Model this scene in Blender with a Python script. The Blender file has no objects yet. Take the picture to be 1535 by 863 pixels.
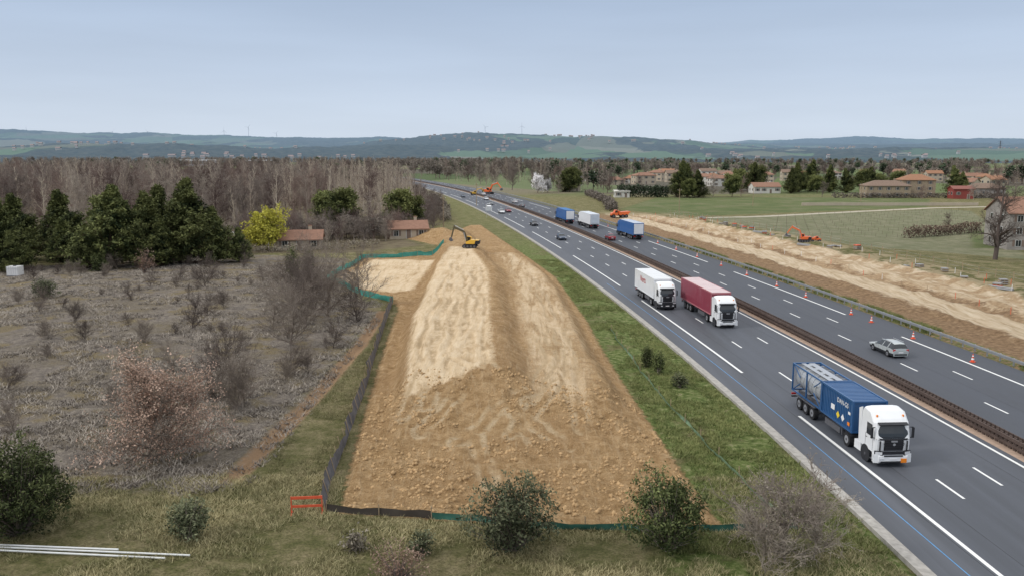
import bpy, math, random
import numpy as np
from mathutils import Vector, Matrix
R=math.radians
scene=bpy.context.scene
COL=scene.collection
# ------------------------------------------------------------------ node helpers
class NT:
    def __init__(s,mat):
        s.mat=mat; mat.use_nodes=True; s.t=mat.node_tree; s.t.nodes.clear()
    def new(s,ty,**k):
        n=s.t.nodes.new(ty)
        for a,b in k.items(): setattr(n,a,b)
        return n
    def put(s,sock,val):
        if isinstance(val,bpy.types.NodeSocket): s.t.links.new(val,sock)
        elif val is not None:
            if isinstance(val,(tuple,list)) and len(val)==3 and sock.type=='RGBA': val=(*val,1)
            sock.default_value=val
    def math(s,op,a,b=0.0,c=None,clamp=False):
        n=s.new('ShaderNodeMath',operation=op,use_clamp=clamp); s.put(n.inputs[0],a); s.put(n.inputs[1],b)
        if c is not None: s.put(n.inputs[2],c)
        return n.outputs[0]
    def mix(s,f,a,b,bt='MIX'):
        n=s.new('ShaderNodeMix',data_type='RGBA',blend_type=bt); s.put(n.inputs[0],f); s.put(n.inputs[6],a); s.put(n.inputs[7],b)
        return n.outputs[2]
    def ss(s,x,lo,hi,a=0.0,b=1.0):
        n=s.new('ShaderNodeMapRange',interpolation_type='SMOOTHSTEP'); s.put(n.inputs[0],x)
        n.inputs[1].default_value=lo;n.inputs[2].default_value=hi;n.inputs[3].default_value=a;n.inputs[4].default_value=b
        return n.outputs[0]
    def pos(s): return s.new('ShaderNodeNewGeometry').outputs['Position']
    def scalev(s,v,sc,rot=0.0):
        n=s.new('ShaderNodeMapping'); s.put(n.inputs[0],v); n.inputs['Scale'].default_value=sc; n.inputs['Rotation'].default_value=(0,0,rot); return n.outputs[0]
    def noise(s,scale,detail=4,vec=None,rough=0.55,dist=0.0):
        n=s.new('ShaderNodeTexNoise'); n.inputs['Scale'].default_value=scale; n.inputs['Detail'].default_value=detail
        n.inputs['Roughness'].default_value=rough; n.inputs['Distortion'].default_value=dist
        s.put(n.inputs['Vector'],vec if vec is not None else s.pos()); return n.outputs[0]
    def vor(s,scale,vec=None,out='Color'):
        n=s.new('ShaderNodeTexVoronoi'); n.inputs['Scale'].default_value=scale
        s.put(n.inputs['Vector'],vec if vec is not None else s.pos()); return n.outputs[out]
    def ramp(s,f,stops,interp='LINEAR'):
        n=s.new('ShaderNodeValToRGB'); cr=n.color_ramp; cr.interpolation=interp
        while len(cr.elements)<len(stops): cr.elements.new(0.5)
        for e,(p,c) in zip(cr.elements,stops):
            e.position=p; e.color=(*c,1) if len(c)==3 else c
        s.put(n.inputs[0],f); return n.outputs[0]
    def attr(s,name): return s.new('ShaderNodeAttribute',attribute_name=name).outputs['Fac']
    def bump(s,h,strength,dist=0.1):
        n=s.new('ShaderNodeBump'); n.inputs['Strength'].default_value=strength; n.inputs['Distance'].default_value=dist
        s.put(n.inputs['Height'],h); return n.outputs[0]
    def finish(s,col,rough=0.9,metal=0.0,normal=None,spec=0.3,coat=0.0,trans=0.0,emis=None):
        b=s.new('ShaderNodeBsdfPrincipled'); s.put(b.inputs['Base Color'],col); s.put(b.inputs['Roughness'],rough)
        b.inputs['Metallic'].default_value=metal; b.inputs['Specular IOR Level'].default_value=spec
        b.inputs['Coat Weight'].default_value=coat
        if normal is not None: s.put(b.inputs['Normal'],normal)
        o=s.new('ShaderNodeOutputMaterial'); s.t.links.new(b.outputs[0],o.inputs[0]); return s.mat
_m={}
def simple(name,col,rough=0.7,metal=0.0,var=0.12,sc=3.0,spec=0.3,coat=0.0,bump=0.0,obj=True):
    if name in _m: return _m[name]
    m=bpy.data.materials.new(name); n=NT(m)
    vec=n.new('ShaderNodeTexCoord').outputs['Object'] if obj else n.pos()
    a=n.noise(sc,5,vec); d=tuple(max(0,c*(1-2*var)) for c in col); l=tuple(min(1,c*(1+2*var)) for c in col)
    c=n.mix(a,d,l)
    nb=n.bump(n.noise(sc*6,4,vec),bump,0.05) if bump else None
    _m[name]=n.finish(c,rough,metal,nb,spec,coat); return m
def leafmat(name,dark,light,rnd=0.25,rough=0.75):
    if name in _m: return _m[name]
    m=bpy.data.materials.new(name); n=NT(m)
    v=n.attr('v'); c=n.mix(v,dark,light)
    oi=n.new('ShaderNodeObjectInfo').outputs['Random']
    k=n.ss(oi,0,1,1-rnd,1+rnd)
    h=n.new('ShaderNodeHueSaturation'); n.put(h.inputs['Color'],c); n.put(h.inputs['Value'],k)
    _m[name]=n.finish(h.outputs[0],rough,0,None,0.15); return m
# ------------------------------------------------------------------ mesh helpers
def mesh_np(name,V,F,mats,midx=None,attrs=None,smooth=False):
    me=bpy.data.meshes.new(name); V=np.asarray(V,dtype=np.float32)
    me.vertices.add(len(V)); me.vertices.foreach_set('co',V.ravel())
    F=[np.asarray(f,dtype=np.int32) for f in F if len(f)]
    li=np.concatenate([f.ravel() for f in F]); tot=np.concatenate([np.full(len(f),f.shape[1]) for f in F])
    st=np.concatenate([[0],np.cumsum(tot)[:-1]]).astype(np.int32)
    me.loops.add(len(li)); me.loops.foreach_set('vertex_index',li)
    me.polygons.add(len(tot)); me.polygons.foreach_set('loop_start',st)
    for m in mats: me.materials.append(m)
    if midx is not None: me.polygons.foreach_set('material_index',np.asarray(midx,dtype=np.int32))
    if smooth: me.polygons.foreach_set('use_smooth',np.ones(len(tot),dtype=bool))
    me.update(calc_edges=True)
    for k,a in (attrs or {}).items():
        at=me.attributes.new(k,'FLOAT','POINT'); at.data.foreach_set('value',np.asarray(a,dtype=np.float32))
    return me
def obj(name,me,parent=None,loc=(0,0,0),rz=0.0,s=None):
    o=bpy.data.objects.new(name,me); COL.objects.link(o); o.location=loc; o.rotation_euler=(0,0,rz)
    if s is not None: o.scale=s if hasattr(s,'__len__') else (s,s,s)
    if parent: o.parent=parent
    return o
def empty(name,loc=(0,0,0),rz=0.0,s=1.0):
    o=bpy.data.objects.new(name,None); COL.objects.link(o); o.location=loc; o.rotation_euler=(0,0,rz); o.scale=(s,s,s); o.empty_display_size=0.2; return o
class MB:
    def __init__(s): s.v=[];s.f=[];s.m=[];s.mats=[]
    def mi(s,m):
        if m not in s.mats: s.mats.append(m)
        return s.mats.index(m)
    def add(s,vs,fs,m):
        b=len(s.v); s.v+= [tuple(x) for x in vs]; i=s.mi(m)
        for f in fs: s.f.append([b+j for j in f]); s.m.append(i)
    def box(s,c,d,m,rot=None):
        hx,hy,hz=d[0]/2,d[1]/2,d[2]/2
        vs=[Vector((x,y,z)) for x in(-hx,hx) for y in(-hy,hy) for z in(-hz,hz)]
        if rot is not None: vs=[rot@v for v in vs]
        vs=[v+Vector(c) for v in vs]
        s.add(vs,[(0,1,3,2),(4,6,7,5),(0,4,5,1),(2,3,7,6),(0,2,6,4),(1,5,7,3)],m)
    def prism(s,prof,x0,x1,m):   # prof in (y,z), extruded along x
        n=len(prof); vs=[(x0,a,b) for a,b in prof]+[(x1,a,b) for a,b in prof]
        fs=[tuple(range(n))[::-1],tuple(range(n,2*n))]+[(i,(i+1)%n,n+(i+1)%n,n+i) for i in range(n)]
        s.add(vs,fs,m)
    def cyl(s,p0,p1,r0,r1,n,m,caps=True):
        p0=Vector(p0);p1=Vector(p1);d=(p1-p0).normalized(); a=d.orthogonal().normalized(); b=d.cross(a)
        vs=[];
        for p,r in((p0,r0),(p1,r1)):
            for i in range(n):
                t=2*math.pi*i/n; vs.append(p+a*math.cos(t)*r+b*math.sin(t)*r)
        fs=[(i,(i+1)%n,n+(i+1)%n,n+i) for i in range(n)]
        if caps: fs+=[tuple(range(n))[::-1],tuple(range(n,2*n))]
        s.add(vs,fs,m)
    def build(s,name,parent=None,loc=(0,0,0),rz=0,bevel=0.0,smooth=False):
        me=bpy.data.meshes.new(name); me.from_pydata(s.v,[],s.f)
        for m in s.mats: me.materials.append(m)
        me.polygons.foreach_set('material_index',s.m); me.update()
        o=obj(name,me,parent,loc,rz)
        if bevel:
            b=o.modifiers.new('b','BEVEL'); b.width=bevel; b.segments=2; b.limit_method='ANGLE'; b.angle_limit=R(40)
        if smooth: me.polygons.foreach_set('use_smooth',[True]*len(me.polygons))
        return o
# ------------------------------------------------------------------ numpy noise
def vn(x,y,seed=0):
    ix=np.floor(x).astype(np.int64); iy=np.floor(y).astype(np.int64); fx=x-ix; fy=y-iy
    fx=fx*fx*(3-2*fx); fy=fy*fy*(3-2*fy)
    def h(a,b):
        n=(a*374761393+b*668265263+seed*974711)&0xffffffff
        n=((n^(n>>13))*1274126177)&0xffffffff
        return ((n^(n>>16))&0xffff)/65535.0
    return (h(ix,iy)*(1-fx)+h(ix+1,iy)*fx)*(1-fy)+(h(ix,iy+1)*(1-fx)+h(ix+1,iy+1)*fx)*fy
def fbm(x,y,o=4,seed=0):
    r=0;a=0.5;t=0
    for i in range(o): r=r+a*vn(x*2**i+i*17.3,y*2**i-i*9.1,seed+i); t+=a; a*=0.5
    return r/t
def sst(x,a,b):
    t=np.clip((x-a)/(b-a),0,1); return t*t*(3-2*t)
def seg_dist(X,Y,pts,closed=False):
    d=np.full(X.shape,1e9); n=len(pts)
    for i in range(n if closed else n-1):
        ax,ay=pts[i]; bx,by=pts[(i+1)%n]; dx,dy=bx-ax,by-ay
        t=np.clip(((X-ax)*dx+(Y-ay)*dy)/(dx*dx+dy*dy+1e-9),0,1)
        d=np.minimum(d,np.hypot(X-ax-t*dx,Y-ay-t*dy))
    return d
def sd_poly(X,Y,pts):
    ins=np.zeros(X.shape,bool); n=len(pts)
    for i in range(n):
        ax,ay=pts[i]; bx,by=pts[(i+1)%n]
        if ay==by: continue
        c=((ay>Y)!=(by>Y))&(X<(bx-ax)*(Y-ay)/(by-ay)+ax); ins^=c
    d=seg_dist(X,Y,pts,True); return np.where(ins,d,-d)
# ------------------------------------------------------------------ motorway alignment (metres)
_kY=[-100,0,45,85,126,168,219,320,450,600,900,1500]; _kS=[-.03,-.03,-.045,-.082,-.104,-.125,-.143,-.174,-.22,-.3,-.35,-.35]
_yy=np.arange(-100,1500,1.0); _sl=np.interp(_yy,_kY,_kS); _xx=np.concatenate([[0],np.cumsum((_sl[1:]+_sl[:-1])/2)])
_xx=_xx-np.interp(60,_yy,_xx)+22.45
def LX(Y): return np.interp(Y,_yy,_xx)
def SL(Y): return np.interp(Y,_kY,_kS)
def RP(u,Y): return LX(Y)+u*np.sqrt(1+SL(Y)**2)
def RU(X,Y): return (X-LX(Y))/np.sqrt(1+SL(Y)**2)
DIRT=[(-9.8,44.6),(-4,43.7),(2,42.9),(11.5,42.7),(10.9,51.6),(10.2,66.5),(9.5,82.8),(9.2,100),(7.2,137),(3.2,164),(-3.5,205),(-9,240),(-12,240),(-14,226),(-24,214),(-25,198),(-17,186),(-13.5,168),(-28.4,160),(-29.4,133),(-23,120.5),(-17,114),(-15,108),(-13.4,85),(-12,68),(-11,56)]
TRACKS=[[(-3.5,56),(-1,61),(2,66),(3.5,75),(3.2,90)],[(3.6,55.5),(1.5,60),(-2,65),(-5,72),(-6,90),(-7.5,125)],[(-6.3,58),(-4.5,63),(-3.2,70),(-4,95),(-5.5,130)],
 [(5.2,58),(5.0,66),(5.4,80),(4.8,100),(2.5,130)],[(-8,60),(-7.4,70),(-8.9,90),(-9,120)],[(0.2,57),(1.8,62),(4.3,68)],[(2,56),(-.5,63),(-2.3,69)],[(-1.2,49),(-2.4,57)],[(-6.5,62),(-6.3,75),(-7.6,92),(-7.2,110),(-9.2,135)],[(-7.6,66),(-5.2,74),(-4.2,86),(-5.8,104)]]
def dR(Y): return np.interp(Y,[43,66,83,100,137,164,205,240],[11.3,10,9.3,9.0,6.9,3,-3.7,-9])
def trkd(X,Y):
    Xw=X+(fbm(X*.25,Y*.12,3,81)-.5)*1.8
    return np.min([seg_dist(Xw,Y,t) for t in TRACKS],axis=0)
def mound(X,Y):
    xl=np.interp(Y,[55,63,93,127,165,200],[-7.5,-8.1,-10.4,-11.4,-13.2,-16]); xr=np.interp(Y,[60,68,98,127,165,200],[-.4,-.8,-2.0,-2.8,-8,-12])
    toe=dR(Y)-.3; be=toe-2.4; bs=np.minimum(xr+2.8,be-.3)
    w=(fbm(X*.35,Y*.12,3,5)-.5)*1.2
    Xw=X+w
    hi=2.4; lo=1.35
    l=sst(Xw,xl-2.4,xl+.2); r=sst(Xw,xr,bs)
    top=l*((1-r)*hi+r*lo)
    top=top*(1-sst(Xw,be,toe))
    crest=np.exp(-((Xw-xr+.5)/.9)**2)*.12*l
    ff=sst(Y+w*3+X*.15,54,69)*(1-sst(Y,170,215)); 
    return (top+crest)*ff
def ground_h(X,Y,fine=True):
    X=np.asarray(X,float);Y=np.asarray(Y,float)
    u=RU(X,Y)
    sd=sd_poly(X,Y,DIRT)
    h=mound(X,Y)*sst(sd,-0.3,0.6)
    # heath hillside
    h=h+1.3*np.exp(-(((X+52)/26)**2+((Y-105)/42)**2))
    h=h+(fbm(X*.12,Y*.12,3,9)-.5)*.5*sst(-X,14,22)*(1-sst(Y,180,260))
    # piles near the plant
    h=h+2.3*np.exp(-(((X+18.5)/4.5)**2+((Y-203)/6)**2)**1.4)+1.8*np.exp(-(((X+12)/3)**2+((Y-193)/6)**2)**1.3)
    # trench
    td=seg_dist(X,Y,[(-17.4,48.8),(-17,55.3),(-16.3,68.4),(-16.0,85.8),(-16.4,104.5)])
    h=h-.25*np.exp(-(td/.45)**2)+.12*np.exp(-((td-.9)/.5)**2)
    near=sst(sd,0,.6)
    if fine:
        lump=(fbm(X*1.1,Y*1.1,4,21)-.5)*.6
        Xf=X+3.0*fbm(X*.12,Y*.07,3,83)
        fur=(fbm(Xf*1.5,Y*.22,4,31)-.5)*.5
        k=sst(Y,60,72)
        h=h+near*((lump*.95+fur*.6)*(1-k)+(lump*.30+fur*.42)*k)
        d=trkd(X,Y); patch=sst(fbm(X*.2,Y*.08,3,85),.38,.55)
        g=np.exp(-((d-.55)/.22)**2)*.15-np.exp(-((d)/.25)**2)*.05-np.exp(-((d-1.0)/.2)**2)*.06; h=h-g*near*patch
        h=h+near*.25*np.exp(-((sd-.5)/.6)**2)*(fbm(X*.8,Y*.8,2,3))
        h=h+(1-near)*(fbm(X*.7,Y*.7,3,2)-.5)*.12*(np.abs(u-11.4)>16)
    # right-hand works bank
    b=(sst(u,42.5,46)*.7+sst(u,48.5,50.5)*.4)*(1-sst(u,62,90))*(1-sst(Y,230,290))
    bw=(fbm(X*.5,Y*.3,3,44)-.5)*.9*sst(u,29,34)*(1-sst(u,55,62))*(1-sst(Y,250,300))
    bw=bw+(fbm((u)*1.6,Y*.06,2,45)-.5)*.35*sst(u,33,35)*(1-sst(u,43,44))*(Y<260)
    h=h+b+bw
    h=h+(np.exp(-((u-34.6)/.7)**2)*.45+np.exp(-((u-51)/1.0)**2)*.5)*fbm(X*.3,Y*.2,2,47)*(Y<250)
    # road bed
    on=(u>-4.0)&(u<26.9)
    h=np.where(on,-.15,h*(sst(u,26.7,29)+sst(-u,3.7,6))+np.where((u<-6)|(u>29),0,-.05))
    h=h-.02
    return h
# ------------------------------------------------------------------ ground sheet
def axis(segs): 
    out=[]
    for a,b,st in segs: out+=list(np.arange(a,b,st))
    return out
def grow(start,step,g,end):
    o=[];x=start
    while x<end: o.append(x); step*=g; x+=step
    o.append(end); return o
xs=[-a for a in grow(75,.8,1.075,16000)][::-1]+axis([(-74.3,-20,.7),(-20,13,.19),(13,92,.55)])+grow(92,.7,1.075,16000)
ys=[-3000,-800,-200,-60,0,20,28]+axis([(32,38,.6),(38,80,.22),(80,140,.4),(140,260,.9)])+grow(260,1,1.035,18000)
xs=np.array(xs);ys=np.array(ys); nx,ny=len(xs),len(ys)
GX,GY=np.meshgrid(xs,ys); GX=GX.ravel();GY=GY.ravel()
GZ=ground_h(GX,GY)
GZ=np.where(np.hypot(GX,GY)>2300,GZ-2,GZ)
ii=np.arange((ny-1)*nx).reshape(ny-1,nx)[:,:-1].ravel()
quads=np.stack([ii,ii+1,ii+nx+1,ii+nx],1)
HEATH=[(-17.6,49),(-16.9,60),(-16.7,104),(-24,122),(-32,160),(-58,168),(-82,150),(-120,140),(-120,70),(-60,56),(-34,50),(-26,47)]
SAND=[(-8.4,63),(-7.0,64.5),(-4.5,66),(-1.6,70),(-2.6,95),(-3.6,127),(-8,160),(-12,162),(-12.4,127),(-11.4,95),(-9.6,75)]
SAND2=[(2.0,64),(6,63),(7.0,80),(6.7,100),(4.7,135),(0,160),(-3,160),(0,130),(.8,100),(1.6,80)]
PAD=[(-28.8,133),(-23,121.5),(-17.5,119),(-14,122),(-14,160),(-27.5,159)]
VINE=[(53,232),(64,196),(76,170),(100,160),(120,200),(165,300),(160,312),(60,262)]
GREEN=[(56,272),(160,322),(190,380),(185,395),(70,400),(40,310)]
LAWN=[(100,180),(118,180),(150,222),(122,222)]
WOODF=[(-400,162),(-75,165),(-58,168),(-34,170),(-20,186),(-26,200),(-22,225),(-24,260),(-30,320),(-50,440),(-80,700),(-900,700)]
TRENCH=[(-17.4,48.8),(-17,55.3),(-16.3,68.4),(-16.0,85.8),(-16.4,104.5)]
fade=lambda a:np.clip(a,-50,50)
att={'u':np.clip(RU(GX,GY),-400,400),
 'sd_dirt':fade(sd_poly(GX,GY,DIRT)),'sd_heath':fade(sd_poly(GX,GY,HEATH)),
 'sd_sand':fade(np.maximum(sd_poly(GX,GY,SAND),sd_poly(GX,GY,PAD)-.8)),'sd_sand2':fade(sd_poly(GX,GY,SAND2)),
 'sd_vine':fade(sd_poly(GX,GY,VINE)),'sd_green':fade(np.maximum(sd_poly(GX,GY,GREEN),sd_poly(GX,GY,LAWN))),
 'sd_wood':fade(sd_poly(GX,GY,WOODF)),
 'd_path':np.clip(seg_dist(GX,GY,[(42,245),(52,256),(105,287),(160,318),(178,323),(200,330)]),0,50),
 'd_trench':np.clip(seg_dist(GX,GY,TRENCH),0,50),
 'd_trk':np.clip(np.abs(trkd(GX,GY)-.55),0,50)}
def ground_material():
    m=bpy.data.materials.new('ground_mat'); n=NT(m); P=n.pos()
    n2=n.noise(.35,6); n3=n.noise(1.6,6,None,.68); n4=n.noise(7,5,None,.75); n0=n.noise(.14,5,None,.6)
    j=n.math('MULTIPLY_ADD',n3,1.6,-.8); j2=n.math('MULTIPLY_ADD',n4,.5,-.25); jit=n.math('ADD',j,j2)
    sp=n.new('ShaderNodeSeparateXYZ'); n.put(sp.inputs[0],P)
    # dry grass
    g=n.ramp(n.math('ADD',n.math('MULTIPLY',n2,.5),n.math('MULTIPLY',n3,.5)),[(.32,(.085,.095,.032)),(.45,(.165,.16,.065)),(.56,(.285,.245,.13)),(.72,(.42,.35,.21))])
    g=n.mix(n.ss(n4,.32,.6,.7,0),g,(.055,.052,.022))
    # heath
    he=n.ramp(n3,[(.28,(.11,.095,.08)),(.42,(.21,.18,.155)),(.55,(.29,.25,.21)),(.72,(.38,.33,.26))])
    he=n.mix(n.ss(n2,.48,.62),he,(.27,.215,.125)); he=n.mix(n.ss(n0,.45,.6,0,.5),he,(.20,.165,.11)); he=n.mix(n.ss(n4,.34,.6,.55,0),he,(.07,.06,.045))
    c=n.mix(n.ss(n.math('ADD',n.attr('sd_heath'),n.math('MULTIPLY',jit,2.2)),-1.5,1.5),g,he)
    # verge left of the motorway
    u=n.attr('u'); lush=n.ramp(n.noise(1.8,6,None,.65),[(.32,(.06,.082,.022)),(.46,(.115,.155,.042)),(.56,(.19,.225,.08)),(.68,(.34,.31,.17)),(.85,(.44,.37,.24))])
    uj=n.math('ADD',u,n.math('MULTIPLY',jit,1.5))
    vm=n.math('MULTIPLY',n.ss(uj,-17.5,-15),n.ss(uj,-3.4,-4.2,0,1))
    vm=n.math('MULTIPLY',vm,n.ss(n.noise(.25,5,None,.65),.32,.5))
    vm=n.math('MULTIPLY',vm,n.ss(sp.outputs[1],150,230,1,.25))
    c=n.mix(vm,c,lush)
    # far patchwork
    cell=n.vor(.006,n.scalev(P,(1,.6,1),.5)); sc=n.new('ShaderNodeSeparateColor'); n.put(sc.inputs[0],cell)
    pc=n.ramp(sc.outputs[0],[(0,(.09,.12,.055)),(.25,(.13,.165,.07)),(.5,(.20,.18,.12)),(.7,(.12,.11,.085)),(.9,(.15,.18,.09))],'CONSTANT')
    c=n.mix(n.ss(sp.outputs[1],380,470),c,pc)
    # woodland floor
    c=n.mix(n.ss(n.math('ADD',n.attr('sd_wood'),n.math('MULTIPLY',jit,3)),-2,2),c,n.ramp(n2,[(.3,(.10,.08,.055)),(.55,(.19,.155,.10)),(.75,(.17,.16,.08))]))
    # fields on the right
    vp=n.ramp(n.math('ADD',n.math('MULTIPLY',n2,.6),n.math('MULTIPLY',n3,.4)),[(.32,(.13,.14,.075)),(.5,(.215,.21,.13)),(.68,(.31,.28,.185))])
    vp=n.mix(n.ss(n0,.42,.6,0,.5),vp,(.15,.165,.085))
    c=n.mix(n.ss(n.attr('sd_vine'),-1,1),c,vp)
    gp=n.ramp(n.noise(.08,6,None,.65),[(.3,(.085,.125,.042)),(.5,(.13,.16,.063)),(.7,(.21,.20,.115))])
    w2=n.new('ShaderNodeTexWave'); w2.inputs['Scale'].default_value=.18; w2.inputs['Distortion'].default_value=.8; n.put(w2.inputs['Vector'],n.scalev(P,(1,1,1),1.1))
    gp=n.mix(n.math('MULTIPLY',w2.outputs[1],.22),gp,(.15,.12,.07))
    c=n.mix(n.ss(n.attr('sd_green'),-1,1),c,gp)
    c=n.mix(n.ss(n.math('ADD',n.attr('d_path'),j2),2.4,1.6),c,(.50,.45,.36))
    # right works zone, banded by distance from the carriageway
    yfade=n.ss(sp.outputs[1],300,270)
    brown=n.ramp(n3,[(.3,(.15,.095,.055)),(.5,(.27,.175,.10)),(.7,(.40,.28,.165))])
    sand=n.ramp(n.noise(1.1,7,n.scalev(P,(1.6,.16,1),.12),.68),[(.3,(.38,.27,.16)),(.45,(.54,.42,.28)),(.58,(.64,.52,.37)),(.75,(.72,.63,.49))])
    mid=n.ramp(n3,[(.3,(.28,.185,.105)),(.5,(.42,.295,.175)),(.7,(.56,.42,.27))])
    mixw=n.mix(n.ss(n2,.45,.58),g,brown)
    ub=n.math('ADD',uj,n.math('MULTIPLY_ADD',n0,6,-3))
    wz=n.mix(n.ss(uj,28.5,30),n.mix(n.ss(n3,.42,.58),lush,brown),brown)
    wz=n.mix(n.ss(ub,35.2,36.8),wz,sand)
    wz=n.mix(n.ss(ub,41.6,42.4),wz,n.mix(n.ss(n0,.42,.58),brown,mid))
    wz=n.mix(n.ss(ub,43.4,44.4),wz,n.mix(n.ss(n.noise(.5,5,n.scalev(P,(1,.3,1),.12),.6),.42,.6),mid,sand))
    wz=n.mix(n.ss(ub,46,47.5),wz,n.mix(n.ss(n.noise(.4,5,None,.6),.45,.55),sand,mid))
    wz=n.mix(n.ss(ub,50,51.5),wz,n.mix(n.ss(n2,.43,.55),mixw,(.34,.28,.17)))
    wm=n.math('MULTIPLY',n.math('MULTIPLY',n.ss(uj,26.6,27.2),n.ss(uj,60,57)),yfade)
    c=n.mix(wm,c,wz)
    # main earthworks
    dn=n.noise(1.0,8,None,.72); ds=n.noise(1.0,6,n.scalev(P,(1.0,.13,1),.04),.66,.7); dff=n.noise(1.0,5,n.scalev(P,(4,.45,1),.04),.66,.6)
    d=n.ramp(dn,[(.30,(.25,.15,.068)),(.43,(.37,.235,.112)),(.54,(.47,.31,.158)),(.70,(.59,.42,.245))])
    d=n.mix(n.ss(n0,.42,.62,0,.4),d,(.33,.20,.095))
    d=n.mix(n.ss(n4,.32,.55,.55,0),d,(.20,.12,.055))
    d=n.mix(n.ss(dff,.52,.66,0,.4),d,(.59,.43,.26))
    tr=n.ss(n.math('ADD',n.attr('d_trk'),n.math('MULTIPLY',jit,.22)),.38,.08)
    tread=n.new('ShaderNodeTexWave'); tread.bands_direction='Y'; tread.inputs['Scale'].default_value=1.6; tread.inputs['Distortion'].default_value=3
    n.put(tread.inputs['Vector'],P)
    sd_=n.ramp(n.math('ADD',n.math('MULTIPLY',ds,.6),n.math('MULTIPLY',dff,.4)),[(.32,(.46,.325,.185)),(.43,(.59,.445,.28)),(.53,(.67,.525,.35)),(.68,(.74,.61,.44))])
    sd_=n.mix(n.ss(n4,.32,.5,.25,0),sd_,(.36,.24,.13))
    sd_=n.mix(n.ss(n2,.5,.66,0,.45),sd_,(.50,.35,.20))
    sm=n.ss(n.math('ADD',n.attr('sd_sand'),n.math('MULTIPLY',jit,1.1)),-.4,.5)
    sm2=n.math('MULTIPLY',n.ss(n.math('ADD',n.attr('sd_sand2'),n.math('MULTIPLY',jit,2.0)),-1.2,1.4),n.ss(ds,.36,.56,.15,.75))
    sm=n.math('MULTIPLY',sm,n.ss(ds,.32,.44,.6,1))
    sm=n.math('MAXIMUM',sm,sm2)
    d=n.mix(sm,d,sd_)
    trm=n.math('MULTIPLY',n.math('MULTIPLY',tr,n.ss(n3,.36,.56,.2,.95)),n.ss(n.noise(.22,4),.38,.55))
    d=n.mix(trm,d,n.mix(sm,(.64,.49,.31),(.50,.36,.21)))
    dm=n.ss(n.math('ADD',n.attr('sd_dirt'),n.math('MULTIPLY',jit,.9)),-.15,.25)
    c=n.mix(dm,c,d)
    c=n.mix(n.ss(n.math('ADD',n.attr('d_trench'),n.math('MULTIPLY',jit,.6)),1.0,.45,0,.95),c,(.36,.235,.14))
    hgt=n.math('ADD',n.math('MULTIPLY',n4,.7),n.math('MULTIPLY',n.noise(2.2,7,None,.75),1.2))
    hgt=n.math('MULTIPLY',hgt,n.math('MULTIPLY_ADD',n.math('MULTIPLY',sm,dm),-.5,1.0))
    hgt=n.math('ADD',hgt,n.math('MULTIPLY',n.math('MULTIPLY',tread.outputs[1],trm),.4))
    hgt=n.math('ADD',hgt,n.math('MULTIPLY',n.math('MULTIPLY',dff,dm),.6))
    b=n.bump(hgt,1.0,.28)
    return n.finish(c,.95,0,b,.12)
obj('ground',mesh_np('ground',np.stack([GX,GY,GZ],1),[quads],[ground_material()],None,att,True))
def gz(x,y): return float(ground_h(np.array([x]),np.array([y]))[0])
# ------------------------------------------------------------------ motorway
def asphalt(name,base):
    m=bpy.data.materials.new(name); n=NT(m); P=n.pos()
    a=n.noise(.5,5,n.scalev(P,(1.6,.05,1),.09)); f=n.noise(30,3); k=n.noise(.04,3)
    c=n.mix(n.ss(a,.3,.7),tuple(x*.72 for x in base),tuple(x*1.3 for x in base)); c=n.mix(n.ss(k,.4,.6,0,.35),c,tuple(x*1.35 for x in base))
    c=n.mix(n.math('MULTIPLY',f,.3),c,(.155,.16,.175))
    return n.finish(c,n.ss(a,.3,.7,.6,.8),0,n.bump(f,.25,.01),.35)
ASP=asphalt('asphalt_mat',(.063,.069,.083)); ASP2=asphalt('asphalt_right_mat',(.046,.051,.063)); SHO=asphalt('shoulder_asphalt_mat',(.076,.082,.096))
def ribbon(name,strips,mat,parent=None,step=3.0):
    V=[];F=[]
    for u0,u1,z0,z1,y0,y1 in strips:
        k=max(1,int((y1-y0)/step)); Y=np.linspace(y0,y1,k+1); a=RP(u0,Y);b=RP(u1,Y); base=len(V)
        for i in range(k+1): V.append((a[i],Y[i],z0)); V.append((b[i],Y[i],z1))
        for i in range(k): q=base+2*i; F.append((q,q+1,q+3,q+2))
    return obj(name,mesh_np(name,V,[F],[mat]),parent)
Y0,Y1=-20,900
road=empty('motorway')
ribbon('left_carriageway',[(-.1,10.9,0,0,Y0,Y1)],ASP,road)
ribbon('left_shoulder',[(-3.1,-.1,0,0,Y0,Y1)],SHO,road)
ribbon('right_carriageway',[(12.6,26.4,0,0,Y0,Y1)],ASP2,road)
conc=simple('drain_concrete_mat',(.36,.34,.31),.9,0,.3,2.5,obj=False,bump=.4)
MED=simple('median_gravel_mat',(.40,.29,.22),.95,0,.2,2,obj=False,bump=.3)
ribbon('median_strip',[(10.9,12.6,.0,.0,Y0,Y1)],MED,road)
ribbon('drain_kerb',[(-3.85,-3.1,.10,.03,Y0,Y1),(-3.1,-3.098,.03,-.1,Y0,Y1),(-3.852,-3.85,-.2,.10,Y0,Y1)],conc,road)
pm=bpy.data.materials.new('road_paint_mat'); n=NT(pm); pn=n.noise(6,6,None,.7); n.finish(n.mix(n.ss(pn,.28,.42),(.30,.30,.30),(.78,.78,.76)),.6,0,None,.3)
st=[]
z=.006
def dash(u,w,on,off,ph,ya=-20,yb=800):
    y=ya+ph
    while y<yb: st.append((u-w/2,u+w/2,z,z,y,y+on)); y+=on+off
dash(0,.24,39,13,-8.6,-20,700)   # shoulder line
dash(3.5,.17,3,10,1.6); dash(7.0,.17,3,10,3.6)
st.append((10.2,10.42,z,z,Y0,700)); st.append((13.2,13.4,z,z,Y0,700))
dash(16.6,.17,3,10,5.0); dash(19.9,.17,3,10,2.0)
dash(23.2,.24,39,13,20)
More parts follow.
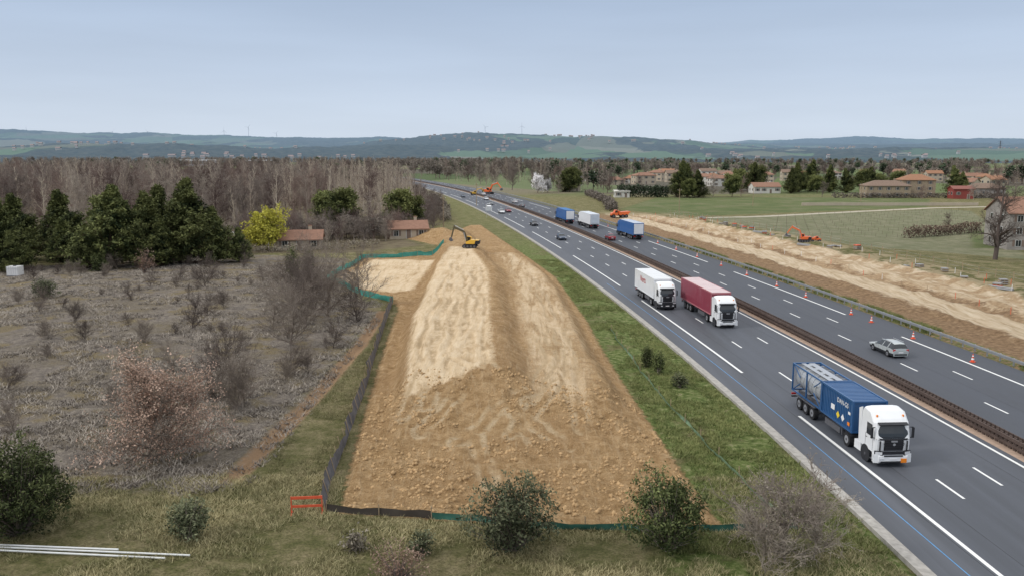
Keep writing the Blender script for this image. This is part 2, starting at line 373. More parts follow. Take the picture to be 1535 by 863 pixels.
ribbon('lane_markings',st,pm,road)
ribbon('surfacing_joints',[(3.42-1.75,3.46-1.75,.004,.004,20,400),(8.6,8.64,.004,.004,20,400),(-.32,-.27,.004,.004,20,400),(18.1,18.15,.004,.004,20,400)],simple('joint_mat',(.035,.036,.04),.6,0,.2,2,obj=False),road)
ribbon('blue_survey_line',[(-1.55,-1.48,.006,.006,20,130)],simple('blue_line_mat',(.10,.26,.48),.7,0,.2,2,obj=False),road)
# median barrier
WOODM=simple('barrier_timber_mat',(.092,.066,.056),.85,0,.3,1.5,obj=False,bump=.3)
galv=simple('galvanised_mat',(.42,.43,.44),.45,.6,.12,2)
def lin(name,fn,mats,yr,step):
    mb=MB(); Y=yr[0]
    while Y<yr[1]:
        fn(mb,Y,min(step,yr[1]-Y)); Y+=step
    return mb.build(name)
def beam(mb,u,Ya,Yb,z0,z1,t,m):
    a=float(RP(u-t/2,Ya));b=float(RP(u+t/2,Ya));c=float(RP(u-t/2,Yb));d=float(RP(u+t/2,Yb))
    mb.add([(a,Ya,z0),(b,Ya,z0),(d,Yb,z0),(c,Yb,z0),(a,Ya,z1),(b,Ya,z1),(d,Yb,z1),(c,Yb,z1)],[(0,3,2,1),(4,5,6,7),(0,1,5,4),(2,3,7,6),(1,2,6,5),(3,0,4,7)],m)
def medf(mb,Y,s):
    beam(mb,11.55,Y,Y+s,.62,.86,.12,WOODM); beam(mb,12.15,Y,Y+s,.62,.86,.12,WOODM)
    beam(mb,11.55,Y,Y+s,.22,.42,.07,WOODM); beam(mb,12.15,Y,Y+s,.22,.42,.07,WOODM)
    q=Y; st_=.5 if Y<130 else 1.0
    while q<Y+s-.01 and Y<330:
        beam(mb,11.66,q,q+st_*.6,.02,.92,.08,WOODM); beam(mb,12.04,q,q+st_*.6,.02,.92,.08,WOODM); q+=st_
lin('median_barrier',medf,None,(20,700),4.0)
def railf(mb,Y,s):
    for (za,zb,o) in((.46,.54,-.03),(.54,.60,.03),(.60,.68,-.03),(.68,.76,.0)): beam(mb,26.75+o,Y,Y+s,za,zb,.06,galv)
    beam(mb,26.95,Y,Y+.12,-.05,.74,.12,galv)
    beam(mb,26.95,Y+s/2,Y+s/2+.12,-.05,.74,.12,galv)
lin('guardrail',railf,None,(30,500),4.0)
# cones
CO=simple('cone_orange_mat',(.70,.10,.04),.5,0,.1); CW=simple('cone_white_mat',(.8,.8,.8),.5,0,.05); BLK=simple('black_rubber_mat',(.02,.02,.022),.8,0,.2)
def cone_mesh():
    mb=MB(); mb.box((0,0,.03),(.48,.48,.06),CO)
    zz=[.06,.25,.42,.58,.70,.86]; 
    for i in range(5):
        r=lambda h:.17*(1-h/.98)+.015
        mb.cyl((0,0,zz[i]),(0,0,zz[i+1]),r(zz[i]),r(zz[i+1]),12,CO if i%2==0 else CW,i==4)
    o=mb.build('traffic_cone'); return o
c0=cone_mesh(); first=True
for i,Y in enumerate([58,79.5,90,99,104,117,127,139,151,164,177,190,204,219,235,252,270]):
    loc=(float(RP(23.9,Y)),Y,.004)
    if first: c0.location=loc; c0.scale=(.95,)*3; first=False
    else: obj('traffic_cone',c0.data,None,loc,i*.7,.95)
# ------------------------------------------------------------------ vehicles
def paint(name,col,rough=.35): return simple(name,col,rough,0,.05,1.2,.5,.3)
WH=paint('truck_white_mat',(.78,.79,.80)); DK=simple('dark_plastic_mat',(.025,.026,.03),.55,0,.2); GL=simple('vehicle_glass_mat',(.02,.025,.03),.08,0,.1,1,.6)
GREY=simple('chassis_grey_mat',(.10,.10,.11),.6,0,.2); ALU=simple('aluminium_mat',(.5,.51,.53),.35,.7,.1); RED=simple('tail_light_mat',(.5,.02,.02),.3,0,.05); LAMP=simple('headlamp_mat',(.75,.76,.78),.15,.2,.05)
BLUE=paint('container_blue_mat',(.018,.085,.22),.45); ORG=simple('hazard_plate_mat',(.85,.25,.02),.5,0,.03); YEL=simple('label_yellow_mat',(.8,.6,.05),.5,0,.05)
def wheels(e,ys,r=.5,w=2.4,tw=.3,rim=ALU,nm='wheels'):
    mb=MB()
    for y in ys:
        for sx in(-1,1):
            mb.cyl((sx*(w/2-tw),y,r),(sx*w/2,y,r),r,r,20,BLK); mb.cyl((sx*(w/2+.003),y,r),(sx*(w/2-.06),y,r),r*.58,r*.45,14,rim)
            mb.cyl((sx*(w/2+.03),y,r),(sx*(w/2-.05),y,r),r*.2,r*.2,8,GREY)
        mb.cyl((-w/2+.2,y,r),(w/2-.2,y,r),.08,.08,8,GREY)
    mb.build(nm,e,bevel=0)
def text(body,e,loc,rot,size,col,name='lettering'):
    c=bpy.data.curves.new(name,'FONT'); c.body=body; c.size=size; c.align_x='CENTER'; c.align_y='CENTER'; c.extrude=.003
    o=bpy.data.objects.new(name,c); COL.objects.link(o); o.parent=e; o.location=loc; o.rotation_euler=rot; c.materials.append(col); return o
def cab(e,col,lower,plate=False,dark=False):
    W=1.24; mb=MB()
    prof=[(.10,.75),(.04,1.25),(.0,1.95),(.12,2.35),(.36,2.98),(.55,3.22),(1.05,3.66),(1.95,3.78),(2.18,3.5),(2.28,1.0),(.2,.95)]
    xs_=[-W,-W*.96,-W*.86,-W*.6,0,W*.6,W*.86,W*.96,W]; off=[.34,.20,.09,.02,0,.02,.09,.20,.34]; np_=len(prof); V=[]
    for x,o_ in zip(xs_,off):
        for (y,z_) in prof:
            f=max(0,1-y/1.2); zz=z_-(.12*(abs(x)/W)**6 if z_>3.1 else 0); V.append((x*(1-.03*max(0,(z_-2.2))/1.5),y+o_*f,zz))
    F=[tuple(range(np_))[::-1],tuple(range((len(xs_)-1)*np_,len(xs_)*np_))]
    for i in range(len(xs_)-1):
        for j_ in range(np_): a=i*np_+j_; b=i*np_+(j_+1)%np_; F.append((a,b,b+np_,a+np_))
    mb.add(V,F,col); o=mb.build('cab_body',e,bevel=.04)
    d=MB()
    zs=[(2.02,.045),(2.35,.12),(2.86,.325)]; wx=[-1.16,-1.02,-.72,0,.72,1.02,1.16]; wo=[.20,.11,.035,0,.035,.11,.20]; V=[]
    for (zq,yo) in zs:
        for x,o_ in zip(wx,wo): V.append((x*(1-.02*(zq-2)),yo-.045+o_,zq))
    F=[(r_*7+i,r_*7+i+1,(r_+1)*7+i+1,(r_+1)*7+i) for r_ in range(2) for i in range(6)]; d.add(V,F,GL)
    V=[]
    for (zq,yo) in((1.90,-.03),(2.02,.0)):
        for x,o_ in zip(wx,wo): V.append((x,yo+o_-.01,zq))
    d.add(V,[(i,i+1,8+i,7+i) for i in range(6)],DK)
    d.box((0,.27,2.96),(2.0,.3,.06),DK,Matrix.Rotation(R(20),3,'X'))
    for x in(-.45,.35): d.box((x,.0,2.1),(.75,.02,.03),DK,Matrix.Rotation(R(6),3,'Y'))
    for i in range(5): d.box((0,-.045,1.28+i*.13),(1.4-.06*abs(i-3),.05,.085),DK)
    d.box((0,.02,1.55),(1.3,.06,.74),simple('grille_mat',(.012,.012,.014),.4))
    d.box((0,.0,1.02),(1.6,.1,.2),DK); d.box((0,-.06,1.84),(.42,.03,.1),ALU)
    for sx in(-1,1):
        rr=Matrix.Rotation(R(sx*18),3,'Z')
        d.box((sx*.98,.05,1.0),(.44,.1,.2),LAMP,rr); d.box((sx*.98,.07,1.0),(.54,.1,.3),DK,rr)
        d.box((sx*.93,.02,1.5),(.05,.12,.7),DK)
        d.add([(sx*1.25,.55,2.05),(sx*1.25,1.32,2.05),(sx*1.235,1.32,2.72),(sx*1.235,.75,2.72)],[(0,1,2,3)],GL)
        d.add([(sx*1.246,.47,1.99),(sx*1.246,1.40,1.99),(sx*1.228,1.40,2.80),(sx*1.228,.68,2.80)],[(0,1,2,3)],DK)
        for yy in(.46,1.5): d.box((sx*1.24,yy,1.55),(.014,.018,.95),GREY)
        d.box((sx*1.245,1.36,1.75),(.02,.16,.05),DK)
        d.box((sx*1.42,.28,2.35),(.12,.14,.72),DK); d.box((sx*1.32,.3,2.72),(.22,.05,.05),DK); d.box((sx*1.32,.3,2.0),(.22,.05,.05),DK)
        d.box((sx*1.15,.55,.45),(.16,.5,.05),GREY)
        d.prism([(2.25,1.0),(2.55,1.0),(2.7,3.4),(2.25,3.6)],sx*1.18-.025,sx*1.18+.025,col)
        d.cyl((sx*1.246,1.42,.55),(sx*1.0,1.42,.55),.62,.62,20,DK)
    d.cyl((-.9,.75,3.3),(-.9,.75,3.45),.06,.06,8,ORG); d.cyl((.9,.75,3.3),(.9,.75,3.45),.06,.06,8,ORG)
    d.build('cab_details',e,bevel=0)
    b=MB(); b.prism([(.02,.32),(-.06,.45),(-.06,.78),(.02,.92),(.5,.92),(.5,.32)],-1.0,1.0,lower)
    for sx in(-1,1): b.box((sx*1.07,.28,.62),(.36,.5,.6),lower,Matrix.Rotation(R(sx*14),3,'Z'))
    b.box((0,-.01,.40),(1.7,.14,.12),DK); b.box((0,-.075,.62),(.52,.02,.11),CW); b.box((0,-.065,.82),(1.3,.03,.1),DK)
    if plate: b.box((.72,-.09,.50),(.4,.02,.3),ORG)
    for sx in(-1,1): b.box((sx*.80,-.07,.62),(.26,.03,.12),LAMP)
    b.box((0,1.2,.75),(1.9,2.2,.3),GREY)
    for sx in(-1,1): b.prism([(2.15,.4),(3.1,.4),(3.1,1.0),(2.15,1.0)],sx*1.08-.14,sx*1.08+.14,lower)
    b.build('bumper_and_skirts',e,bevel=.04)
    wheels(e,[1.42],.52,2.46,.34,ALU,'steer_wheels')
def place(name,u,Y,away=False,z=.004,s=1.0):
    th=-math.atan(float(SL(Y)))
    return empty(name,(float(RP(u,Y)),Y,z),th+(math.pi if away else 0),s)
def chassis(e,L,y0=3.0):
    mb=MB(); mb.box((.45,(y0+L)/2,1.02),(.16,L-y0,.3),GREY); mb.box((-.45,(y0+L)/2,1.02),(.16,L-y0,.3),GREY)
    mb.box((0,3.2,.85),(1.0,2.6,.2),GREY); mb.box((0,L-.05,.62),(2.3,.1,.12),DK)
    for sx in(-1,1):
        mb.box((sx*1.12,6.9,.72),(.06,2.6,.45),GREY); mb.box((sx*.95,L-.02,.85),(.4,.06,.16),RED)
        mb.box((sx*1.0,5.3,.75),(.3,.1,.5),GREY); mb.box((sx*1.15,L-3.2,1.08),(.3,3.7,.04),GREY)
        mb.prism([(3.65,.95),(3.8,1.12),(4.8,1.12),(4.95,.95),(4.9,.93),(4.78,1.08),(3.82,1.08),(3.7,.93)],sx*.95-.3,sx*.95+.3,DK)
    mb.build('chassis',e,bevel=0)
    wheels(e,[4.3],.52,2.46,.56,ALU,'drive_wheels'); wheels(e,[L-4.5,L-3.2,L-1.9],.52,2.46,.36,ALU,'trailer_wheels')
def box_trailer(e,L,col,roof,frame,text_=None):
    mb=MB(); y0=2.75; z0,z1=1.2,3.98
    mb.box((0,(y0+L)/2,(z0+z1)/2),(2.52,L-y0,z1-z0-.06),col)
    mb.box((0,(y0+L)/2,z1),(2.5,L-y0-.04,.05),roof)
    for sx in(-1,1):
        mb.box((sx*1.255,(y0+L)/2,z1-.02),(.06,L-y0+.02,.14),frame); mb.box((sx*1.255,(y0+L)/2,z0+.05),(.06,L-y0+.02,.16),frame)
        for y in(y0,L): mb.box((sx*1.24,y,(z0+z1)/2),(.1,.08,z1-z0+.02),frame)
    mb.box((0,y0-.03,z1-.1),(2.5,.06,.2),frame)
    for i in range(12):
        y=y0+.6+i*(L-y0-1.2)/11; mb.box((0,y,z1+.03),(2.4,.05,.02),frame)
        for sx in(-1,1): mb.box((sx*1.262,y,(z0+z1)/2),(.012,.035,z1-z0-.3),col)
    for x in(-.6,0.02,.6): mb.box((x,L+.03,(z0+z1)/2),(.04,.04,z1-z0-.2),GREY)
    return mb.build('trailer_box',e,bevel=.02)
# near truck: tank + box container
e=place('container_truck',1.75,51.6,False,.004,.96); cab(e,WH,WH,True); chassis(e,15.0)
lm=MB(); lm.cyl((0,-.075,1.62),(0,-.05,1.62),.09,.09,16,ALU); lm.build('grille_badge',e)
mb=MB(); ya,yb=3.6,8.8; z0,z1=1.2,3.55
mb.box((0,(ya+yb)/2,(z0+z1)/2),(2.36,yb-ya-.1,z1-z0-.1),BLUE)
for sx in(-1,1):
    for y in np.arange(ya+.25,yb-.1,.28): mb.box((sx*1.19,y,(z0+z1)/2),(.045,.12,z1-z0-.35),BLUE)
    for zq in(z0+.06,z1-.06): mb.box((sx*1.2,(ya+yb)/2,zq),(.12,yb-ya,.14),BLUE)
    for y in(ya,yb): mb.box((sx*1.2,y,(z0+z1)/2),(.14,.14,z1-z0),BLUE)
for y in(ya,yb):
    for zq in(z0+.06,z1-.06): mb.box((0,y,zq),(2.3,.12,.12),BLUE)
for y in np.arange(ya+.3,yb,.35): mb.box((0,y,z1-.05),(2.2,.14,.05),BLUE)
mb.box((-1.235,ya+1.5,1.85),(.01,.40,.40),CW,Matrix.Rotation(R(45),3,'X')); mb.box((-1.235,ya+2.3,1.85),(.01,.40,.40),YEL,Matrix.Rotation(R(45),3,'X')); mb.box((-1.235,ya+.55,1.7),(.01,.35,.25),ORG)
mb.box((-1.235,ya+3.2,2.2),(.01,.6,.4),CW); mb.box((-1.235,ya+.5,2.5),(.01,.35,.2),CW)
mb.build('box_container',e,bevel=.01)
text('DAN-GS',e,(-1.245,ya+1.6,2.95),(R(90),0,R(-90)),.5,CW,'container_lettering')
TANK=simple('tank_mat',(.42,.44,.46),.4,.3,.15,2)
mb=MB(); ya,yb=9.0,14.9; zc=2.38
mb.cyl((0,ya+.35,zc),(0,yb-.35,zc),1.0,1.0,28,TANK); mb.cyl((0,ya+.1,zc),(0,ya+.35,zc),.6,1.0,28,TANK); mb.cyl((0,yb-.35,zc),(0,yb-.1,zc),1.0,.6,28,TANK)
for y in np.arange(ya+.7,yb-.3,.8): mb.cyl((0,y-.04,zc),(0,y+.04,zc),1.03,1.03,28,ALU)
mb.build('tank',e,smooth=False)
mb=MB()
for sx in(-1,1):
    for zq in(z0+.06,z1-.06): mb.box((sx*1.16,(ya+yb)/2,zq),(.11,yb-ya,.11),BLUE)
    for y in(ya+.07,(ya+yb)/2,yb-.07): mb.box((sx*1.16,y,(z0+z1)/2),(.11,.11,z1-z0-.02),BLUE)
    for y in(ya+.1,yb-.1):
        s_=1 if y<12 else -1
        mb.box((sx*1.14,y+s_*.75,z1-.5),(.07,1.7,.08),BLUE,Matrix.Rotation(R(-30*s_),3,'X')); mb.box((sx*1.14,y+s_*.75,z0+.5),(.07,1.7,.08),BLUE,Matrix.Rotation(R(30*s_),3,'X'))
for y in(ya+.07,yb-.07):
    for zq in(z0+.06,z1-.06): mb.box((0,y,zq),(2.3,.12,.12),BLUE)
mb.box((.35,(ya+yb)/2,z1-.06),(.5,yb-ya-.3,.04),ALU); mb.box((-.35,(ya+yb)/2,z1-.06),(.35,yb-ya-.3,.04),ALU)
for y in np.arange(ya+.9,yb,1.3): mb.box((0,y,z1-.12),(2.2,.07,.05),ALU); mb.cyl((0,y+.4,3.2),(0,y+.4,3.5),.25,.25,12,TANK)
mb.build('tank_frame',e,bevel=.008)
CR=paint('curtain_red_mat',(.24,.03,.055),.6); RF=simple('trailer_roof_mat',(.62,.52,.52),.7,0,.1,1)
e=place('curtainside_truck',5.35,95.5,False,.004,.95); cab(e,WH,WH); chassis(e,15.8); box_trailer(e,15.8,CR,RF,simple('curtain_frame_mat',(.40,.14,.16),.6))
WB=paint('box_white_mat',(.74,.75,.77),.5)
e=place('box_truck',1.5,107.0,False,.004,.93); cab(e,WH,DK); chassis(e,14.0); box_trailer(e,14.0,WB,simple('box_roof_mat',(.66,.67,.68),.7,0,.08,1),WH)
text('Norts',e,(-1.285,9.0,3.0),(R(90),0,R(-90)),1.3,RED)
BL2=paint('truck_blue_mat',(.02,.11,.33),.5); LG=simple('light_roof_mat',(.55,.6,.66),.7,0,.1,1)
for (u,Y,c,rf,nm) in((21.4,212,BL2,LG,'blue_truck'),(18.2,242,WB,LG,'white_truck'),(15.0,258,BL2,simple('roof_blue_mat',(.06,.2,.42),.6),'blue_truck')):
    e=place(nm,u,Y,True); cab(e,WH if c is WB else BL2,DK); chassis(e,15.2); box_trailer(e,15.2,c,rf,WH if c is WB else BL2)
    mb=MB(); mb.box((0,15.28,2.6),(2.3,.02,2.4),WB if c is BL2 else LG); mb.build('rear_doors',e)
def car(name,u,Y,away,col,wagon=False,L=4.5):
    e=place(name,u,Y,away); k=L/4.5
    if wagon: S=[(0,.55,.60,.60,.70),(.12,.66,.74,.72,.86),(1.15,.84,.95,.74,.90),(1.95,.93,1.40,.58,.90),(2.7,.95,1.47,.58,.90),(3.9,.96,1.44,.57,.89),(4.2,.95,1.38,.56,.88),(4.48,.90,.98,.70,.84),(4.52,.6,.72,.66,.78)]
    else: S=[(0,.52,.58,.58,.70),(.12,.62,.72,.70,.84),(1.05,.80,.92,.74,.88),(1.8,.90,1.38,.56,.89),(2.5,.92,1.44,.57,.89),(3.3,.93,1.38,.55,.88),(4.0,.92,1.02,.66,.85),(4.42,.88,.96,.68,.82),(4.5,.6,.7,.62,.76)]
    V=[];F=[];M=[]
    for (y,zm,zr,wr,wb) in S:
        y*=k; V+=[(-wb*.96,y,.24),(-wb,y,.5),(-wb,y,zm),(-wr,y,zr),(0,y,zr+.03),(wr,y,zr),(wb,y,zm),(wb,y,.5),(wb*.96,y,.24)]
    n_=9
    for i in range(len(S)-1):
        for j in range(n_-1):
            a=i*n_+j; F.append((a,a+1,a+n_+1,a+n_)); m=0
            glass=(2<=i<=5) if not wagon else (2<=i<=6)
            if j in(2,5) and glass: m=1
            if j in(3,4) and (i==2 or i==(5 if not wagon else 6)): m=1
            if j in(0,7): m=2
            M.append(m)
    me=bpy.data.meshes.new('body'); FF=[list(f) for f in F]+[list(range(n_))[::-1],list(range((len(S)-1)*n_,len(S)*n_))]
    me.from_pydata(V,[],FF); 
    for q in(col,GL,DK): me.materials.append(q)
    me.polygons.foreach_set('material_index',M+[0,0]); me.update()
    o=obj('body',me,e); bv=o.modifiers.new('b','BEVEL'); bv.width=.035; bv.segments=2; bv.limit_method='ANGLE'; bv.angle_limit=R(25)
    d=MB()
    for sx in(-1,1):
        d.box((sx*.66,.03,.62),(.34,.12,.13),LAMP); d.box((sx*.68,4.46*k,.82),(.26,.1,.2),RED); d.box((sx*.98,1.55*k,1.0),(.16,.12,.12),col)
        tilt=Matrix.Rotation(R(-sx*35),3,'Y')
        d.box((sx*.745,2.62*k,1.19),(.03,.08,.55),col,tilt); d.box((sx*.745,3.6*k,1.19),(.03,.10,.55),col,tilt)
        for yy in(1.9,2.75,3.5): d.box((sx*.897,yy*k,.68),(.012,.015,.5),DK)
        for yy in(.85,3.6): d.cyl((sx*.90,yy*k,.34),(sx*.7,yy*k,.34),.37,.37,16,DK)
        if wagon: d.box((sx*.6,2.9*k,1.53),(.04,2.0,.04),ALU)
    d.box((0,-.01,.42),(1.1,.06,.18),DK); d.box((0,4.52*k,.6),(.5,.02,.11),CW); d.box((0,4.5*k,.38),(1.3,.06,.14),DK)
    d.build('trim',e); wheels(e,[.85*k,3.6*k],.32,1.83,.2,ALU)
    return e
SIL=paint('silver_car_mat',(.42,.45,.45)); NAV=paint('navy_car_mat',(.03,.05,.09)); MAR=paint('maroon_car_mat',(.25,.02,.03)); BKC=paint('black_car_mat',(.02,.02,.025)); WHC=paint('white_car_mat',(.75,.75,.75)); GRC=paint('grey_car_mat',(.18,.19,.2))
car('silver_estate_car',17.6,85.5,True,SIL,True,4.6)
car('dark_car',3.6,196,False,NAV); car('maroon_car',15.0,200,True,MAR); car('dark_car',3.8,236,False,BKC)
car('white_car',1.8,286,False,WHC); car('maroon_car',5.0,292,False,MAR); car('grey_car',14.8,325,True,GRC); car('white_car',17,352,True,WHC)
car('grey_car',5,335,False,GRC); car('white_car',9,372,False,WHC); car('dark_car',2,395,False,NAV); car('white_car',15,420,True,WHC); car('white_car',1.8,318,False,WHC)
# ------------------------------------------------------------------ excavators & site machines
EY=paint('machine_yellow_mat',(.72,.42,.04),.5); EO=paint('machine_orange_mat',(.72,.14,.03),.5)
def excavator(name,x,y,rz,col,armcol,boom=(38,-58),s=1.0):
    e=empty(name,(x,y,gz(x,y)),rz,s)
    m=MB()
    for sx in(-1,1):
        prof=[(-1.9,.45),(-1.6,.12),(1.6,.12),(1.9,.45),(1.9,.6),(1.6,.9),(-1.6,.9),(-1.9,.6)]
        m.prism(prof,sx*1.15-.28,sx*1.15+.28,BLK)
        for i in range(14): m.box((sx*1.15,-1.55+i*.24,.92),(.6,.1,.05),GREY); m.box((sx*1.15,-1.55+i*.24,.10),(.6,.1,.05),GREY)
        for yy in(-1.3,-.45,.45,1.3): m.cyl((sx*1.44,yy,.5),(sx*1.46,yy,.5),.3,.3,12,GREY)
    m.box((0,0,.7),(1.9,1.3,.4),GREY); m.cyl((0,0,.85),(0,0,1.1),.7,.7,16,GREY); m.build('tracks',e)
    b=MB(); b.prism([(-.9,1.1),(2.3,1.1),(2.45,1.4),(2.35,2.1),(.3,2.15),(-.9,1.55)],-1.3,1.3,col); b.prism([(1.3,1.0),(2.5,1.05),(2.6,1.9),(1.6,2.0)],-1.32,1.32,DK)
    b.cyl((.5,1.4,2.1),(.5,1.4,2.6),.07,.07,8,DK); b.build('upper_body',e,bevel=.05)
    c=MB(); c.prism([(-1.25,1.5),(.25,1.2),(.3,2.75),(-.2,2.95),(-.9,2.95),(-1.3,2.3)],-1.28,-.35,col)
    for x_ in(-1.29,-.34): c.add([(x_,-1.1,1.8),(x_,.15,1.8),(x_,.15,2.7),(x_,-.8,2.75)],[(0,1,2,3)],GL)
    c.add([(-1.2,-1.29,1.75),(-.42,-1.29,1.75),(-.42,-1.31,2.3),(-1.2,-1.31,2.3)],[(0,1,2,3)],GL); c.build('operator_cab',e,bevel=.03)
    a=MB(); th=R(boom[0]); p0=Vector((.15,-.7,1.7)); p1=p0+Vector((0,-2.6*math.cos(th+.35),2.6*math.sin(th+.35))); p2=p1+Vector((0,-2.8*math.cos(th-.5),2.8*math.sin(th-.5)))
    def bar(p,q,w,h,mt): 
        d=q-p; a.box((p+q)/2,(w,d.length,h),mt,Vector((0,1,0)).rotation_difference(d.normalized()).to_matrix())
    bar(p0,p1,.45,.6,armcol); bar(p1,p2,.4,.48,armcol); t2=R(boom[1]); p3=p2+Vector((0,-2.6*math.cos(t2),2.6*math.sin(t2))); q=p2-(p3-p2)*.2
    bar(q,p3,.3,.36,armcol); a.cyl(p0+Vector((.3,-.3,.1)),p1+Vector((.3,0,-.2)),.09,.09,8,ALU); a.cyl(p1+Vector((0,0,.35)),q,.08,.08,8,ALU)
    a.build('boom_and_stick',e,bevel=.02)
    k=MB(); o_=p3; k.prism([(o_.y,o_.z),(o_.y-.5,o_.z-.2),(o_.y-.65,o_.z-.8),(o_.y-.1,o_.z-1.15),(o_.y+.5,o_.z-.9),(o_.y+.1,o_.z-.5)],-.3,.6,GREY); k.build('bucket',e,bevel=.02)
    return e
excavator('excavator',-8.0,158,R(-95),EY,simple('boom_dark_mat',(.10,.085,.05),.6),(52,-75),.74)
excavator('excavator',63.5,181,R(-105),EO,EO,(52,-55),.62)
excavator('excavator',-12,430,R(60),EO,EO,(45,-50),1.2)
excavator('excavator',-19,420,R(100),EY,EY,(35,-60),.8)
def dumper(name,x,y,rz,col,s=1.0):
    e=empty(name,(x,y,gz(x,y)),rz,s); b=MB()
    b.prism([(-3.4,1.0),(-3.4,1.7),(-2.9,2.0),(-2.0,2.1),(-2.0,.9)],-1.1,1.1,col); b.prism([(-2.2,1.0),(-2.3,2.2),(-1.9,3.0),(-.9,3.0),(-.8,1.0)],-.9,.9,col)
    b.build('front_unit',e,bevel=.05)
    g=MB(); 
    for sx in(-1,1): g.add([(sx*.91,-2.1,2.05),(sx*.91,-1.0,2.05),(sx*.91,-1.0,2.85),(sx*.91,-1.8,2.85)],[(0,1,2,3)],GL)
    g.build('cab_windows',e)
    t=MB(); t.prism([(-.6,1.5),(-.7,2.7),(-.3,2.7),(.1,2.3),(3.6,2.5),(3.9,2.3),(2.8,1.2),(-.2,1.1)],-1.35,1.35,col); t.box((0,1,1.0),(.9,4.5,.35),GREY); t.build('dump_body',e,bevel=.04)
    wheels(e,[-2.6,.9,2.3],.72,2.7,.6,GREY)
dumper('dump_truck',34.5,268,R(-80),EO,.85); dumper('dump_truck',66.5,183,R(80),EO,.42)
# ------------------------------------------------------------------ fences
def fence_strip(name,pts,h,mat,postm,wav=.12,step=.45,lean=0.12,postgap=4,posth=1.15,tilt=0.0):
    P=[Vector((a,b,0)) for a,b in pts]; out=[]
    for a,b in zip(P[:-1],P[1:]):
        k=max(1,int((b-a).length/step)); out+=[a.lerp(b,i/k) for i in range(k)]
    out.append(P[-1]); rng=np.random.RandomState(len(out)); X=np.array([p.x for p in out]);Y=np.array([p.y for p in out]); Z=ground_h(X,Y)
    V=[];F=[]; w=np.convolve(rng.normal(0,1,len(out)+4),np.ones(5)/5,'valid')
    for i in range(len(out)):
        t=(out[min(i+1,len(out)-1)]-out[max(i-1,0)]).normalized(); nn=Vector((-t.y,t.x,0)); hh=h*(1-.18*abs(w[i])-.12*(0.5-0.5*math.cos(i*2*math.pi/postgap)))
        b=out[i]; l2=tilt+lean*w[i]; l1=tilt*.5+wav*w[i]
        V+=[(b.x,b.y,Z[i]-.05),(b.x+nn.x*l1,b.y+nn.y*l1,Z[i]+hh*.5),(b.x+nn.x*l2,b.y+nn.y*l2,Z[i]+hh)]
    for i in range(len(out)-1):
        for j in(0,1): F.append((3*i+j,3*i+j+1,3*i+j+4,3*i+j+3))
    e=empty(name); me=mesh_np('fabric',V,[F],[mat]); obj('fabric',me,e)
    mb=MB()
    for i in range(0,len(out),postgap):
        t=(out[min(i+1,len(out)-1)]-out[max(i-1,0)]).normalized(); nn=Vector((-t.y,t.x,0))*tilt*posth
        mb.cyl((out[i].x+.03,out[i].y-.03,Z[i]-.1),(out[i].x+nn.x+rng.normal(0,.04),out[i].y+nn.y-.03,Z[i]+h*posth),.03,.03,6,postm)
    mb.build('posts',e); return e
GTX=simple('geotextile_mat',(.105,.10,.105),.8,0,.45,1.6,obj=False,bump=.3); WP=simple('wood_post_mat',(.33,.25,.16),.9,0,.2)
TQ=simple('turquoise_net_mat',(.07,.32,.27),.7,0,.3,2,obj=False); GN=simple('green_net_mat',(.035,.12,.09),.7,0,.3,2,obj=False); BLT=simple('black_sheet_mat',(.06,.05,.042),.6,0,.3,1,obj=False)
fence_strip('silt_fence',[(-10.6,44.9),(-11.2,49.3),(-11.8,58.1),(-12.5,68.4),(-14.1,85.8),(-15.3,101),(-16.2,111.5)],1.0,GTX,WP,wav=.22,lean=.25,tilt=.22)
fence_strip('silt_fence',[(-10.6,44.8),(-7.5,44.3),(-4.5,43.9)],.5,BLT,WP,.05,.45,.03,6,1.4)
fence_strip('green_netting_fence',[(-4.5,43.9),(-1,43.3),(1.9,42.6),(8,42.3),(15.5,42.4)],.42,GN,WP,.25,.4,.25,5,1.8)
fence_strip('turquoise_netting_fence',[(-16.2,111.8),(-23.3,120),(-29.8,133),(-28.8,160),(-21,163.5),(-13.7,167)],.9,TQ,WP,.3,.6,.2,5,1.2)
fence_strip('verge_netting_fence',[(15.5,42.6),(14.6,47),(13.6,56),(12.6,66),(12,76),(11.5,95)],.25,simple('thin_green_net_mat',(.14,.21,.13),.8,0,.3,2,obj=False),WP,.2,.6,.2,6,2.8)
ORB=simple('site_barrier_mat',(.66,.11,.05),.5,0,.15); e=empty('site_barrier',(-11.6,44.6,gz(-11.6,44.6)),R(6)); mb=MB()
for x in(-.85,.85): mb.box((x,0,.52),(.06,.06,1.05),ORB); mb.box((x,0,.03),(.06,.6,.05),ORB)
mb.box((0,0,.95),(1.7,.04,.17),ORB); mb.box((0,0,.45),(1.7,.03,.15),ORB); mb.build('frame_and_boards',e,bevel=.01)
PIP=simple('pvc_pipe_mat',(.66,.67,.66),.5,0,.08); e=empty('pvc_pipes')
mb=MB()
for (a,b) in(((-29,40.3),(-16.2,39.3)),((-28.5,40.0),(-17.3,38.95)),((-29,40.55),(-20,39.75))):
    mb.cyl((a[0],a[1],gz(*a)+.12),(b[0],b[1],gz(*b)+.12),.05,.05,10,PIP)
mb.build('pipes',e,smooth=False)
e=empty('water_tank_cube',(-83,138,gz(-83,138))); mb=MB(); mb.box((0,0,.9),(2.0,1.6,1.5),WHC); mb.box((0,0,.08),(2.1,1.7,.15),GREY)
for x in np.arange(-.9,1,.36): mb.box((x,-.83,.9),(.04,.04,1.55),ALU)
mb.box((0,-.83,1.3),(2.0,.04,.04),ALU); mb.cyl((0,0,1.65),(0,0,1.75),.25,.25,12,DK); mb.build('tote',e,bevel=.04)
mb=MB(); rng=np.random.RandomState(4)
